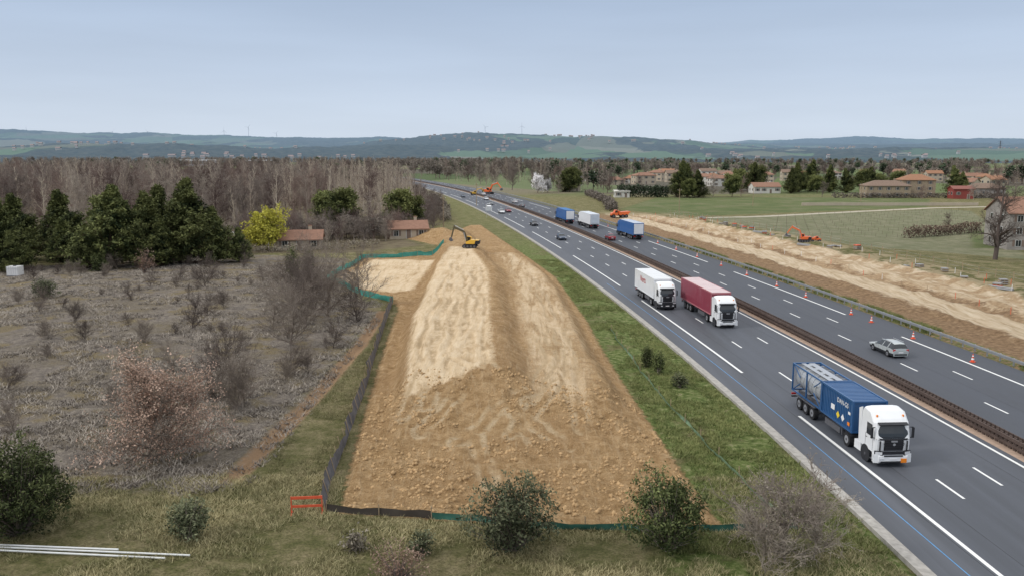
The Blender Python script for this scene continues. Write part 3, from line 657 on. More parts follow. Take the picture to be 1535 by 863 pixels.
for Y in np.arange(80,285,4.0):
    x=float(RP(58,Y)); mb.cyl((x,Y,gz(x,Y)-.1),(x+rng.normal(0,.05),Y,gz(x,Y)+1.5),.06,.05,6,WP)
    x2=float(RP(58,Y+4))
    for h in(.6,1.2): mb.cyl((x,Y,gz(x,Y)+h),(x2,Y+4,gz(x2,Y+4)+h),.012,.012,4,galv,False)
mb.build('post_and_wire_fence')
mb=MB()
for Y in np.arange(85,280,6.0):
    for u in(50.5+rng.rand()*1.5,54+rng.rand()*2,43+rng.rand()):
        x=float(RP(u,Y)); mb.cyl((x,Y,gz(x,Y)-.1),(x,Y,gz(x,Y)+.9),.035,.035,6,CW if rng.rand()<.4 else (CO if rng.rand()<.5 else WP))
mb.build('survey_stakes')
BG=simple('block_grey_mat',(.3,.3,.3),.9)
for i in range(26):
    u=51.5+rng.rand()*5; Y=90+rng.rand()*160; x=float(RP(u,Y)); e=empty('pallet_stack',(x,Y,gz(x,Y)),rng.rand()*3); mb=MB()
    for L_ in range(rng.randint(1,4)):
        for q in(-.5,0,.5): mb.box((q,0,.06+L_*.3),(.1,1,.1),WP)
        mb.box((0,0,.14+L_*.3),(1.2,1.0,.04),WP); mb.box((0,0,.24+L_*.3),(1.0+.1*rng.rand(),.9,.14),CO if rng.rand()<.25 else BG)
    mb.build('pallets',e)
for (u,Y,rz) in((52,118,.1),(50,175,.05),(53,205,.1)):
    x=float(RP(u,Y)); e=empty('drain_pipe_stack',(x,Y,gz(x,Y)),rz+.4,.6); mb=MB()
    for a,b in((-.4,.2),(0,.2),(.4,.2),(-.2,.52),(.2,.52)): mb.cyl((a,-3,b),(a,3,b),.18,.18,10,BG)
    mb.build('pipes',e)
mb=MB(); VD=simple('vine_mat',(.13,.10,.075),.9)
for r_ in range(34):
    for k_ in range(0,22,2):
        x=62+r_*2.9+k_*1.5; y=196+k_*4.6+r_*.6
        if float(sd_poly(np.array([x]),np.array([y]),VINE)[0])>1:
            zz=gz(x,y); mb.cyl((x,y,zz),(x,y,zz+.9),.03,.03,4,VD,False)
mb.build('field_stakes')
# ------------------------------------------------------------------ vegetation
class TB:
    def __init__(s): s.V=[];s.F=[];s.n=0;s.tips=[]
    def cone(s,p,q,ra,rb,k):
        d=q-p; L=np.linalg.norm(d)+1e-9; d=d/L; a=np.cross(d,[0,0,1.0]); 
        if np.linalg.norm(a)<1e-3: a=np.array([1.,0,0])
        a/=np.linalg.norm(a); b=np.cross(d,a)
        t=np.arange(k)*2*np.pi/k; c=np.cos(t)[:,None]*a+np.sin(t)[:,None]*b
        s.V.append(p+c*ra); s.V.append(q+c*rb); i=np.arange(k); j=(i+1)%k
        s.F.append(np.stack([i,j,j+k,i+k],1)+s.n); s.n+=2*k
def grow_branch(T,rng,p,d,L,r,lev,P):
    ns=P['seg'][lev]; n=P['n'][lev] if lev<len(P['n']) else 0; k=6 if lev==0 else (4 if lev==1 else 3)
    for i in range(ns):
        d=d+rng.normal(0,P['wob'][lev],3); d[2]+=P['up'][lev]; d/=np.linalg.norm(d)
        q=p+d*L/ns; ra=r*(1-i/ns*.85); rb=r*(1-(i+1)/ns*.85); T.cone(p,q,ra,rb,k)
        f=(i+1)/ns
        if n and f>P['start'][lev]:
            for _ in range(n):
                an=P['ang'][lev]*(.7+.6*rng.rand()); a=np.cross(d,rng.normal(0,1,3)); a/=np.linalg.norm(a)
                cd=d*math.cos(an)+a*math.sin(an); sh=P['shape'](f) if lev==0 else 1
                grow_branch(T,rng,p+(q-p)*rng.rand(),cd,L*P['ratio'][lev]*sh*(.7+.5*rng.rand()),max(rb*.6,P['rmin']),lev+1,P)
        if lev>=len(P['n'])-0: T.tips.append(q)
        p=q
    T.tips.append(p)
def leaves(C,n,spread,size,rng,asp=.6,flat=0.0):
    C=np.repeat(C,n,axis=0); c=C+rng.normal(0,1,C.shape)*spread; m=len(c)
    a=rng.normal(0,1,(m,3)); a/=np.linalg.norm(a,axis=1)[:,None]; b=rng.normal(0,1,(m,3)); b[:,2]+=flat; b=np.cross(a,b); b/=np.linalg.norm(b,axis=1)[:,None]
    s=size*(.6+.8*rng.rand(m,1)); a=a*s; b=b*s*asp
    V=np.stack([c-a,c-b*.8,c+a,c+b*.8],1).reshape(-1,3); F=np.arange(4*m).reshape(-1,4); return V,F,c
def tree_mesh(name,seed,H,P,r0,bark,leafm=None,nl=3,spread=.3,size=.2,tipsel=1.0,core=None,asp=.6):
    rng=np.random.RandomState(seed); T=TB(); grow_branch(T,rng,np.zeros(3)-[0,0,.15],np.array([0,0,1.]),H,r0,0,P)
    V=np.concatenate(T.V); F=np.concatenate(T.F); mi=np.zeros(len(F),int); att=np.full(len(V),.5)
    FF=[F]
    if leafm is not None:
        tips=np.array(T.tips); tips=tips[tips[:,2]>H*.08]; tips=tips[rng.rand(len(tips))<tipsel]
        lv,lf,c=leaves(tips,nl,spread,size,rng,asp); 
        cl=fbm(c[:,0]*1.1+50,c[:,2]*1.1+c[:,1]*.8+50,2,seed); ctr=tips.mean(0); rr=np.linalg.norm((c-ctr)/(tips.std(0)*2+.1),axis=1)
        v=np.clip((cl-.5)*1.6+.15+.35*rr+.25*(c[:,2]-ctr[2])/(tips[:,2].std()*2+.1)+rng.normal(0,.12,len(c)),0,1)  # crown shade put into leaf colour: inner and lower leaves darker
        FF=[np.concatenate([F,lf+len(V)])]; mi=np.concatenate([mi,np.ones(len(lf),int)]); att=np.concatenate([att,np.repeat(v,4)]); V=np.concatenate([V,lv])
    return mesh_np(name,V,FF,[bark]+([leafm] if leafm else []),mi,{'v':att})
def barkmat(name,col):
    if name in _m: return _m[name]
    m=bpy.data.materials.new(name); n=NT(m); oi=n.new('ShaderNodeObjectInfo').outputs['Random']; c=n.mix(n.noise(2,4),tuple(x*.7 for x in col),tuple(x*1.2 for x in col))
    h=n.new('ShaderNodeHueSaturation'); n.put(h.inputs['Color'],c); n.put(h.inputs['Value'],n.ss(oi,0,1,.6,1.35)); n.put(h.inputs['Hue'],n.ss(oi,0,1,.485,.51)); _m[name]=n.finish(h.outputs[0],.9,0,None,.15); return m
pop=dict(seg=[9,3,2],n=[3,3],wob=[.03,.10,.18],up=[.02,.16,.14],start=[.30,.2],ang=[.62,.55],ratio=[.22,.42],shape=lambda f:1.15-.7*f,rmin=.032)
PB=barkmat('poplar_bark_mat',(.40,.335,.27)); DB=barkmat('brown_bark_mat',(.20,.145,.125)); GB=barkmat('grey_bark_mat',(.28,.235,.20)); CB=barkmat('conifer_bark_mat',(.12,.085,.06)); TBK=barkmat('twig_bark_mat',(.19,.155,.13))
poplars=[tree_mesh('poplar_%d'%i,100+i,17,pop,.2,PB) for i in range(4)]
wide=dict(seg=[7,4,3,2],n=[4,3,3],wob=[.08,.15,.2,.25],up=[.0,.06,.05,.03],start=[.2,.2,.1],ang=[.95,.75,.7],ratio=[.42,.45,.45],shape=lambda f:1.1-.5*f,rmin=.02)
bares=[tree_mesh('bare_%d'%i,200+i,12,wide,.26,DB) for i in range(2)]+[tree_mesh('bare_g%d'%i,210+i,12,wide,.24,GB) for i in range(2)]
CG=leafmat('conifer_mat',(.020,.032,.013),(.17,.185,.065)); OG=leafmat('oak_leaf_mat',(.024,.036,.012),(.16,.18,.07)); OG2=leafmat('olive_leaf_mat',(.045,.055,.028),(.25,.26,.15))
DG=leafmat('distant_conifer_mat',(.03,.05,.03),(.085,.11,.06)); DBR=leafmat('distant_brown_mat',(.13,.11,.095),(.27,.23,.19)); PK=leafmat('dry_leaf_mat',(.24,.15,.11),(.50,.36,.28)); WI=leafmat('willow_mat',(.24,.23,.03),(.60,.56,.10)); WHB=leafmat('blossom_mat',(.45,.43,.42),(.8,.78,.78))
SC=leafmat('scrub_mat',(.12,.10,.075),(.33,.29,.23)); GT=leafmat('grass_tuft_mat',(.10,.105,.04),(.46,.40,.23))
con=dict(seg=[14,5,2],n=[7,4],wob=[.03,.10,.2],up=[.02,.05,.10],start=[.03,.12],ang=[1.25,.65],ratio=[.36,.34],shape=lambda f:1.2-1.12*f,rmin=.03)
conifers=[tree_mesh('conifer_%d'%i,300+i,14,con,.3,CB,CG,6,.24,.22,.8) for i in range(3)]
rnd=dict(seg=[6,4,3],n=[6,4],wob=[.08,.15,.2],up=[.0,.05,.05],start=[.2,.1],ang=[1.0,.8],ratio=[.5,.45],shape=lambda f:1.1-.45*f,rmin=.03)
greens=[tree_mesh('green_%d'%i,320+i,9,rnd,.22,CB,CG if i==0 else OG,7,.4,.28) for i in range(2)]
def crown_mesh(name,seed,H,Wd,mat,n=150,size=1.1,trunk=True):
    rng=np.random.RandomState(seed); k=rng.normal(0,1,(14,3)); k/=np.linalg.norm(k,axis=1)[:,None]; k*=rng.rand(14,1)**.4; C=k*[Wd*.4,Wd*.4,H*.33]+[0,0,H*.6]
    lv,lf,c=leaves(C,n//14,H*.07,size,rng,.7); v=np.clip((c[:,2]-H*.45)/(H*.7)+rng.normal(0,.2,len(c)),0,1)
    T=TB(); T.cone(np.zeros(3),np.array([0,0,H*.8]),.3,.08,4)
    for q in C: T.cone(np.array([0,0,H*.3]),q,.12,.04,3)
    V=np.concatenate(T.V);F=np.concatenate(T.F)
    return mesh_np(name,np.concatenate([V,lv]),[np.concatenate([F,lf+len(V)])],[DB,mat],np.concatenate([np.zeros(len(F),int),np.ones(len(lf),int)]),{'v':np.concatenate([np.full(len(V),.4),np.repeat(v,4)])})
dcr=[crown_mesh('dc_%d'%i,400+i,13,9,DBR,300,.55) for i in range(3)]; dgr=[crown_mesh('dg_%d'%i,410+i,13,7,DG,260,.8) for i in range(2)]
def child_inst(e,me,x,y,s,rng,zs=1.0,i=0):
    obj('tree_%d'%i,me,e,(x,y,0 if y>260 else gz(x,y)),rng.rand()*6.28,(s,s,s*zs))
rng=np.random.RandomState(11); e=empty('poplar_wood'); N=0
gx=[]
for y in np.arange(176,455,6.2):
    for x in np.arange(-330,-20,6.2):
        gx.append((x+rng.normal(0,1.0),y+rng.normal(0,1.0)))
gx=np.array(gx); sdw=sd_poly(gx[:,0],gx[:,1],[(-330,200),(-82,188),(-70,205),(-34,228),(-30,262),(-34,320),(-56,455),(-400,455)])
az=np.abs(gx[:,0]/gx[:,1]); keep=(sdw>0)&(az<.68)&((rng.rand(len(gx))<.74))
for (x,y),sd in zip(gx[keep],sdw[keep]):
    r_=rng.rand(); right=(x/y>-.22)
    me=poplars[rng.randint(4)] if r_<(.92 if right else .55) else bares[rng.randint(4)]
    s=(1.0 if me in poplars else 1.2)*(.78+.32*rng.rand()); child_inst(e,me,x,y,s*(.97 if sd>8 else .85),rng,1,N); N+=1
e=empty('wood_edge_thicket'); 
for i in range(430):
    t=rng.rand(); P_=[(-150,186),(-82,180),(-70,188),(-45,198),(-30,208),(-25,245),(-29,320),(-48,430)]; k=rng.randint(len(P_)-1) if i<260 else rng.randint(1,5); a=P_[k];b=P_[k+1]
    x=a[0]+(b[0]-a[0])*t+rng.normal(0,2.5)-1; y=a[1]+(b[1]-a[1])*t+rng.normal(0,6)+1
    child_inst(e,bares[rng.randint(4)] if rng.rand()<.75 else dcr[rng.randint(3)],x,y,.2+.32*rng.rand(),rng,1,i)
e=empty('distant_woods'); k=0
for i in range(3600):
    y=455*math.exp(rng.rand()*1.75); x=rng.uniform(-.68,.68)*y
    u=float(RU(x,y)) if y<1400 else 99
    if -18<u<42 and y<1000: continue
    nz=float(fbm(np.array([x*.008+5]),np.array([y*.004+3]),2,70)[0])
    right=x>40
    if right and y<700 and x>60 and nz>.45: continue
    if nz>.62: continue
    me=dgr[rng.randint(2)] if rng.rand()<(.16 if right else .03) else dcr[rng.randint(3)]
    if y<800 and rng.rand()<.8 and me in dcr: me=bares[rng.randint(4)] if rng.rand()<.5 else poplars[rng.randint(4)]
    s=(.7+.45*rng.rand())*(.95 if right else 1.12)*(.85 if me in poplars else 1); child_inst(e,me,x,y,s,rng,1,k); k+=1
def T1(name,me,x,y,s,zs=1.0,rz=None):
    obj(name,me,None,(x,y,gz(x,y) if y<300 else 0),random.random()*6 if rz is None else rz,(s,s,s*zs))
random.seed(3)
for (x,y,s) in((-98,150,.72),(-90,146,.86),(-80,150,.62),(-71,146,1.02),(-65,148,.92),(-59,150,1.08),(-55,153,.72),(-94,160,.9),(-84,158,.95),(-76,160,.78),(-67,158,1.0),(-105,158,.85),(-112,165,.9),(-51,155,.45),(-62,145,.6),(-74,144,.5),(-86,143,.5)):
    T1('conifer_tree',conifers[random.randrange(3)],x,y,s*1.12,.88)
wil=dict(seg=[5,4,4],n=[6,5],wob=[.1,.1,.1],up=[.0,-.02,-.28],start=[.25,.1],ang=[1.0,.7],ratio=[.55,.6],shape=lambda f:1,rmin=.02)
T1('willow_tree',tree_mesh('willow',51,6.2,wil,.3,DB,WI,5,.22,.2),-52,176,1.05)
T1('evergreen_tree',greens[0],-30,218,1.0); T1('evergreen_tree',greens[0],-27,222,.85); T1('evergreen_tree',greens[0],-44,212,1.05); T1('evergreen_tree',greens[0],-48,220,.95); T1('evergreen_tree',greens[0],-90,184,1.0)
T1('bare_tree',bares[2],-34,206,.75)
BIGB=tree_mesh('big_bare',231,12.6,wide,.42,TBK); T1('bare_tree',BIGB,91,156,1.12)
T1('bare_tree',bares[0],-70,182,.6); T1('bare_tree',bares[1],-40,190,.42); T1('bare_tree',bares[3],-20.5,216,.7); T1('bare_tree',bares[2],-33,186,.4)
BLO=tree_mesh('blossom',61,7,rnd,.2,DB,WHB,4,.4,.25); T1('blossom_tree',BLO,13.5,440,1.1); T1('blossom_tree',BLO,19,446,.8); T1('blossom_tree',BLO,40,500,.8)
for (x,y,s) in((79,398,1.2),(84,402,1.1),(88,396,.9),(31,452,1.2),(34,460,1.05),(28,456,.9),(105,400,1.0),(128,470,1.1),(140,480,1.3),(133,462,1.1),(160,440,.85),(170,450,1.0),(178,446,.9),(188,440,.95),(120,455,.8),(200,455,.9),(215,470,1),(148,445,.9),(155,455,1.1),(196,470,1.1),(225,420,.8),(232,440,1),(82,392,.8),(164,462,1.2),(145,436,.7)):
    T1('conifer_tree',conifers[random.randrange(3)] if random.random()<.6 else greens[0],x,y,s)
for (x,y,s) in((215,372,.8),(205,372,.6),(112,410,.7),(148,400,.6),(97,404,.8),(182,372,.5),(240,400,.9),(50,440,.7),(60,450,.8),(24,430,.6),(66,440,.7),(170,395,.45),(118,225,.35)):
    T1('bare_tree',bares[random.randrange(4)],x,y,s)
def hedge(name,pts,w,h,mat,n,size):
    rng=np.random.RandomState(int(h*10)+n); C=[]
    for a,b in zip(pts[:-1],pts[1:]):
        L=math.hypot(b[0]-a[0],b[1]-a[1]); m=int(n*L/10); t=rng.rand(m); ox=rng.uniform(-w/2,w/2,m); X=a[0]+(b[0]-a[0])*t+ox*(b[1]-a[1])/L; Y=a[1]+(b[1]-a[1])*t-ox*(b[0]-a[0])/L
        C.append(np.stack([X,Y,rng.rand(m)**.7*h*(.85+.3*vn(X*.5,Y*.5,3))],1))
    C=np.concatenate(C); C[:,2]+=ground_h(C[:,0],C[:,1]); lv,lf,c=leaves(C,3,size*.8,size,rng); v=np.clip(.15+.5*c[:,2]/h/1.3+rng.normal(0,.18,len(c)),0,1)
    obj(name,mesh_np(name,lv,[lf],[mat],None,{'v':np.repeat(v,4)}))
hedge('evergreen_hedge',[(50,398),(74,397)],4,5.2,DG,330,.5)
hedge('beech_hedge',[(95,201),(122,217)],2.2,2.6,leafmat('beech_mat',(.07,.05,.04),(.21,.15,.11)),420,.2)
hedge('garden_hedge',[(150,392),(230,388)],2,2.2,DBR,120,.4)
hedge('scrub_hedge',[(-62,166),(-40,175),(-30,184)],5,1.5,SC,230,.18)
hedge('field_hedge',[(36,300),(40,350),(38,420)],4,2.5,DBR,140,.4)
hedge('roadside_scrub',[(-20,250),(-24,300),(-36,380),(-48,440)],3,2.2,SC,150,.3)
def bush(name,x,y,w,h,mat,seed,nc=420,nl=22,size=.09,spread=.16,bark=GB,low=.05):
    rng=np.random.RandomState(seed); d=rng.normal(0,1,(nc,3)); d/=np.linalg.norm(d,axis=1)[:,None]; r=rng.rand(nc)**.38
    bumpy=.60+.72*vn(d[:,0]*2.4+9,d[:,1]*2.4+d[:,2]*2.2+9,seed)
    C=d*(r*bumpy)[:,None]*[w/2,w/2,h*.52]+[0,0,h*.5]; C=C[C[:,2]>low*h]; 
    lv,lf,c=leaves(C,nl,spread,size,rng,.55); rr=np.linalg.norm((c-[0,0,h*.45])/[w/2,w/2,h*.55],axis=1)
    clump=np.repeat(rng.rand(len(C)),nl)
    v=np.clip(-.25+.65*rr+.35*(c[:,2]/h-.5)+.45*(clump-.5)+rng.normal(0,.15,len(c)),0,1)  # painted self-shade: leaves darker towards the bush centre and base
    T=TB()
    for q in C[rng.rand(len(C))<.3]:
        m_=np.array([q[0]*.45,q[1]*.45,q[2]*.5]); T.cone(np.array([rng.normal(0,.08),rng.normal(0,.08),-.1]),m_,.05,.03,4); T.cone(m_,q*1.12,.025,.006,3)
    V=np.concatenate(T.V);F=np.concatenate(T.F)
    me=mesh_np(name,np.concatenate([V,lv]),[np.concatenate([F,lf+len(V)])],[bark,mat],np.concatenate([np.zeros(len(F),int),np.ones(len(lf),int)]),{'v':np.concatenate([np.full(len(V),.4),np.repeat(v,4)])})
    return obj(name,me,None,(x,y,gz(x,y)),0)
bush('holm_oak_bush',-26.3,41.9,5.8,5.1,OG,1,640,24)
bush('holm_oak_bush',0.1,40.2,4.7,4.1,OG2,2,400,17)
bush('holm_oak_bush',8.0,40.2,4.2,4.2,OG,3,420,20)
bush('small_oak_bush',-17.1,41.4,2.3,2.2,OG2,4,170,14)
bush('small_shrub',-4.6,39.6,1.3,1.3,OG2,6,60,10); bush('small_shrub',-8,40.2,1.1,.9,SC,7,50,10)
bush('cypress_shrub',13.6,75,1.1,2.2,OG,8,80,18); bush('cypress_shrub',12.9,77.5,1.0,2.0,OG,9,80,18); bush('small_shrub',14.6,70.5,1.4,1.2,OG2,10,70,12)
bush('conifer_shrub',-35.3,133,2.4,4.6,OG,12,150,14,.14,.2); bush('conifer_shrub',-62.5,110,3.0,2.8,OG2,13,180,12,.12,.18); bush('green_shrub',-71,142,2.6,3.0,OG,14,120,14,.14,.2); bush('green_shrub',-33.8,138,1.6,4,OG,19,100,14,.14,.2)
bush('dry_leaf_shrub',-60,135,3.0,4.2,PK,15,90,8,.12,.25); bush('dry_leaf_shrub',-5.4,37.2,3.2,1.7,PK,16,160,9,.06,.15)
sp=dict(seg=[4,4,3,3],n=[6,4,3],wob=[.12,.16,.2,.22],up=[.0,.04,.05,.05],start=[.0,.1,.1],ang=[.85,.6,.55],ratio=[.72,.5,.5],shape=lambda f:1.1-.3*f,rmin=.012)
T1('dry_leaf_oak',tree_mesh('oak_dry',71,5.0,sp,.16,TBK,PK,2,.16,.07,.55),-24.0,52.5,1.0)
sb=dict(sp); sb['n']=[5,3,2]; sb['rmin']=.015
bt=[tree_mesh('small_bare_%d'%i,80+i,4.2,sb,.10,TBK) for i in range(3)]
bt2=tree_mesh('small_twig',90,3.0,sb,.05,TBK,SC,1,.1,.04,.25); bt3=tree_mesh('small_twig_pale',91,3.0,sb,.05,GB,SC,1,.1,.04,.35)
for (x,y,s) in((-23.4,86,1.1),(-24,66,1.0),(-22.7,101,1.5),(-20,110,1.25),(-27,92,.9),(-21.5,64.8,.7),(-20.5,74,.6),(-25,104,1.1),(-29,108,1.0),(-18.5,98,.8),(-33,118,.9),(-44,118,.8),(-36,92,.7),(-24,95,1.1),(-30,122,1.2),(-26,114,1.2)):
    T1('bare_tree',bt[random.randrange(3)],x,y,s)
T1('bare_shrub',bt3,13.6,38.8,1.25); T1('bare_shrub',bt3,15.2,39.4,.9); T1('bare_shrub',bt3,12.2,38.2,.8); T1('bare_shrub',bt2,-21.5,63,1.0)
e=empty('heath_scrub'); rng=np.random.RandomState(5)
for i in range(150):
    x=-rng.uniform(18,95); y=rng.uniform(55,155)
    if float(sd_poly(np.array([x]),np.array([y]),HEATH)[0])<1: continue
    obj('scrub_%d'%i,bt2 if rng.rand()<.6 else bt[rng.randint(3)],e,(x,y,gz(x,y)),rng.rand()*6,.2+.38*rng.rand()**1.5)
def tufts(name,X,Y,k,h,w,spread,mat,seed,vbase=None,lean=.5):
    rng=np.random.RandomState(seed); Z=ground_h(X,Y)-.02; N=len(X); hs=h*(.5+rng.rand(N)); 
    bx=np.repeat(X,k)+rng.normal(0,spread,N*k); by=np.repeat(Y,k)+rng.normal(0,spread,N*k); bz=np.repeat(Z,k); hh=np.repeat(hs,k)*(.6+.6*rng.rand(N*k))
    a=rng.rand(N*k)*6.283; wx=np.cos(a)*w;wy=np.sin(a)*w; lx=rng.normal(0,lean,N*k)*hh; ly=rng.normal(0,lean,N*k)*hh
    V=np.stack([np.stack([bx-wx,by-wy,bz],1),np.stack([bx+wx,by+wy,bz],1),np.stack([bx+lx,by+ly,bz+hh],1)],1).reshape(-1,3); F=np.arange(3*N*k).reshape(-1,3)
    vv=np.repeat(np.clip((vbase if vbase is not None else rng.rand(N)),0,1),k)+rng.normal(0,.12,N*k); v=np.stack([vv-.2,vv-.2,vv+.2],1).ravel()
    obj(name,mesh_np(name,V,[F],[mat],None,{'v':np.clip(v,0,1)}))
HM=leafmat('heather_mat',(.115,.10,.09),(.46,.405,.34),0)
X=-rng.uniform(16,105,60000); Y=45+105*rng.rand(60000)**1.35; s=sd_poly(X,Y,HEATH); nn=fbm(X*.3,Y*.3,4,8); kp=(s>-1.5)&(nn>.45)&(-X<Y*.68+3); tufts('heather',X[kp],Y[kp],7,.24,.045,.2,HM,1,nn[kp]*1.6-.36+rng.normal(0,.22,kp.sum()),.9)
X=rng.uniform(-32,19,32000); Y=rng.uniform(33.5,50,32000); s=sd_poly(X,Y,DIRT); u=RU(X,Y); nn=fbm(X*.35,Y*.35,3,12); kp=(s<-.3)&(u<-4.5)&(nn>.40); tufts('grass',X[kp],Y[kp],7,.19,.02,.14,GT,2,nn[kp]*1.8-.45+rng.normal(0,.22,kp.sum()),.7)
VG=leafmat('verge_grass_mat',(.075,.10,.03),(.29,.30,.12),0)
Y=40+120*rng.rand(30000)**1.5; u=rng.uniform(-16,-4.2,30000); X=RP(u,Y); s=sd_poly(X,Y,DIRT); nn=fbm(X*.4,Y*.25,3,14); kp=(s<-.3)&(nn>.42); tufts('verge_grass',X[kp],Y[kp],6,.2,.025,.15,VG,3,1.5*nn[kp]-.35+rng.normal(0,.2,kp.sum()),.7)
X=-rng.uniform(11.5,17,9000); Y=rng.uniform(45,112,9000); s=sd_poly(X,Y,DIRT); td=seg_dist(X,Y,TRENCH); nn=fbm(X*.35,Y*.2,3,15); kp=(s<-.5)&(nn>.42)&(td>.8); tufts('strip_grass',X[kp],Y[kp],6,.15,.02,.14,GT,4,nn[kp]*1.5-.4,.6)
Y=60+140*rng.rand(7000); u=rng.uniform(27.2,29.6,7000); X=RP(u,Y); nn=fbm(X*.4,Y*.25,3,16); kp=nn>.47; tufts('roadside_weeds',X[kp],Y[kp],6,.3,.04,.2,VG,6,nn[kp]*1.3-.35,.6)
# clods
CL=simple('clod_mat',(.42,.28,.145),.95,0,.3,1,obj=False)
N=9000; X=rng.uniform(-11,11.5,N); Y=43+rng.rand(N)**1.2*25; s=sd_poly(X,Y,DIRT); nn=fbm(X*.4,Y*.4,3,19); kp=(s>.2)&(nn>.46); X=X[kp];Y=Y[kp];Z=ground_h(X,Y); N=len(X)
oc=np.array([(1,0,0),(-1,0,0),(0,1,0),(0,-1,0),(0,0,1),(0,0,-1)],float); of=np.array([(0,2,4),(2,1,4),(1,3,4),(3,0,4),(2,0,5),(1,2,5),(3,1,5),(0,3,5)])
r=(.025+.11*rng.rand(N)**4*1.6+.01)[:,None,None]; V=np.stack([X,Y,Z+.01],1)[:,None,:]+oc[None]*r*(.6+.7*rng.rand(N,6,1)); F=(of[None]+6*np.arange(N)[:,None,None]).reshape(-1,3)
obj('soil_clods',mesh_np('soil_clods',V.reshape(-1,3),[F],[CL]))
# ------------------------------------------------------------------ buildings
def tilemat(name,col):
    if name in _m: return _m[name]
    m=bpy.data.materials.new(name); n=NT(m); tc=n.new('ShaderNodeTexCoord').outputs['Object']; w=n.new('ShaderNodeTexWave'); w.inputs['Scale'].default_value=1.6; n.put(w.inputs['Vector'],tc)
    c=n.mix(n.noise(1.5,5,tc),tuple(x*.65 for x in col),tuple(x*1.25 for x in col)); c=n.mix(n.math('MULTIPLY',w.outputs[1],.25),c,tuple(x*.5 for x in col)); _m[name]=n.finish(c,.9,0,n.bump(w.outputs[1],.4,.05),.2); return m
TR=tilemat('roof_tile_mat',(.30,.17,.12)); TR2=tilemat('roof_tile_brown_mat',(.24,.17,.13)); TR3=tilemat('roof_tile_orange_mat',(.34,.18,.11))
WA=simple('render_cream_mat',(.46,.39,.30),.9,0,.1,.5); WA2=simple('render_white_mat',(.60,.58,.53),.9,0,.08,.5); WA3=simple('stone_wall_mat',(.32,.255,.18),.95,0,.25,2,bump=.4); WA4=simple('grey_render_mat',(.30,.275,.25),.9,0,.25,.6); SH=simple('shutter_mat',(.20,.15,.12),.7); FR=simple('window_frame_mat',(.5,.5,.48),.6)
def house(name,x,y,rz,w,d,h,rh,wall,roof,floors=1,nw=4,hip=False,z=None,sh=SH,chim=True):
    e=empty(name,(x,y,(gz(x,y) if y<300 else 0) if z is None else z),rz); mb=MB(); hw,hd=w/2,d/2
    if hip: mb.box((0,0,h/2-.2),(w,d,h+.4),wall)
    else: mb.prism([(-hd,-.4),(hd,-.4),(hd,h),(0,h+rh),(-hd,h)],-hw,hw,wall)
    mb.build('walls',e)
    r=MB(); o=.45; t=.18; k=rh/hd
    if hip:
        i=hw-hd if hw>hd else .05; V=[(-hw-o,-hd-o,h),(hw+o,-hd-o,h),(hw+o,hd+o,h),(-hw-o,hd+o,h),(-i,0,h+rh+.05),(i,0,h+rh+.05)]; V+=[(a,b,h-.15) for a,b,c in V[:4]]
        r.add(V,[(0,1,5,4),(2,3,4,5),(1,2,5),(3,0,4),(6,7,1,0),(7,8,2,1),(8,9,3,2),(9,6,0,3),(9,8,7,6)],roof)
    else:
        for s in(-1,1):
            r.prism([(0,h+rh+.03),(s*(hd+o),h-o*k+.03),(s*(hd+o),h-o*k+t+.03),(0,h+rh+t+.03)],-hw-o,hw+o,roof)
    if chim: 
        r.box((hw*.45,hd*.2,h+rh*.8+.5),(.7,.6,1.6),wall); r.box((hw*.45,hd*.2,h+rh*.8+1.35),(.85,.75,.12),roof)
    r.build('roof',e)
    q=MB(); fh=h/floors
    for f in range(floors):
        for i in range(nw):
            xx=-hw+w*(i+.5)/nw
            for s in(-1,1):
                door=(f==0 and i==nw//2 and s==-1)
                zh=2.1 if door else 1.3; zc=f*fh+(1.05 if door else fh*.55); 
                if zc+zh/2>h-.1+f*0: zh=min(zh,2*(h-.15-zc))
                q.box((xx,s*(hd+.02),zc),(1.25,.06,zh+.15),FR); q.box((xx,s*(hd+.045),zc),(1.0,.04,zh-.05),SH if door else GL)
                if not door:
                    q.box((xx,s*(hd+.07),zc),(.06,.03,zh-.05),FR)
                    for a in(-1,1): q.box((xx+a*.92,s*(hd+.03),zc),(.5,.06,zh),sh)
        for s in(-1,1):
            for yy in(-hd*.45,hd*.45):
                q.box((s*(hw+.02),yy,f*fh+fh*.55),(.06,1.2,1.4),FR); q.box((s*(hw+.045),yy,f*fh+fh*.55),(.04,.95,1.2),GL)
    q.build('windows_and_doors',e); return e
house('roadside_house',-25.5,203,R(12),9,7,2.3,1.6,WA,TR,1,3); house('farm_house',-45.5,179,R(8),9,6,2.2,1.6,WA,TR,1,3); house('garden_house',-57.5,168,R(-20),5,5,2.3,1.4,WA2,TR2,1,2)
house('stone_house',176,396,R(-4),20,10,5.6,2.4,WA3,TR2,2,5,True); house('brown_house',192,400,R(-4),15,10,8.2,2.6,WA3,TR3,3,3,True); house('red_shed',206,385,R(-4),9,6,4.5,1.2,simple('red_clad_mat',(.26,.06,.05),.7),simple('red_roof_mat',(.24,.09,.07),.7),1,2,False,None,SH,False)
house('grey_house',117,181,R(-8),22,12,7.8,3.0,WA4,TR,3,5)
house('white_house',133,442,R(3),14,9,3.4,2.0,WA2,TR,1,4); house('small_house',33,462,R(10),8,7,5,2,WA,TR3,2,2); house('white_garage',52,398,0,7,5,2.8,.5,WA2,WA2,1,2,False,None,SH,False)
house('wall_house',222,395,R(-4),16,9,4.5,2.2,WA4,TR2,1,4,True)
rng=np.random.RandomState(23); walls=[WA,WA2,WA3,WA]; roofs=[TR,TR2,TR3,TR]
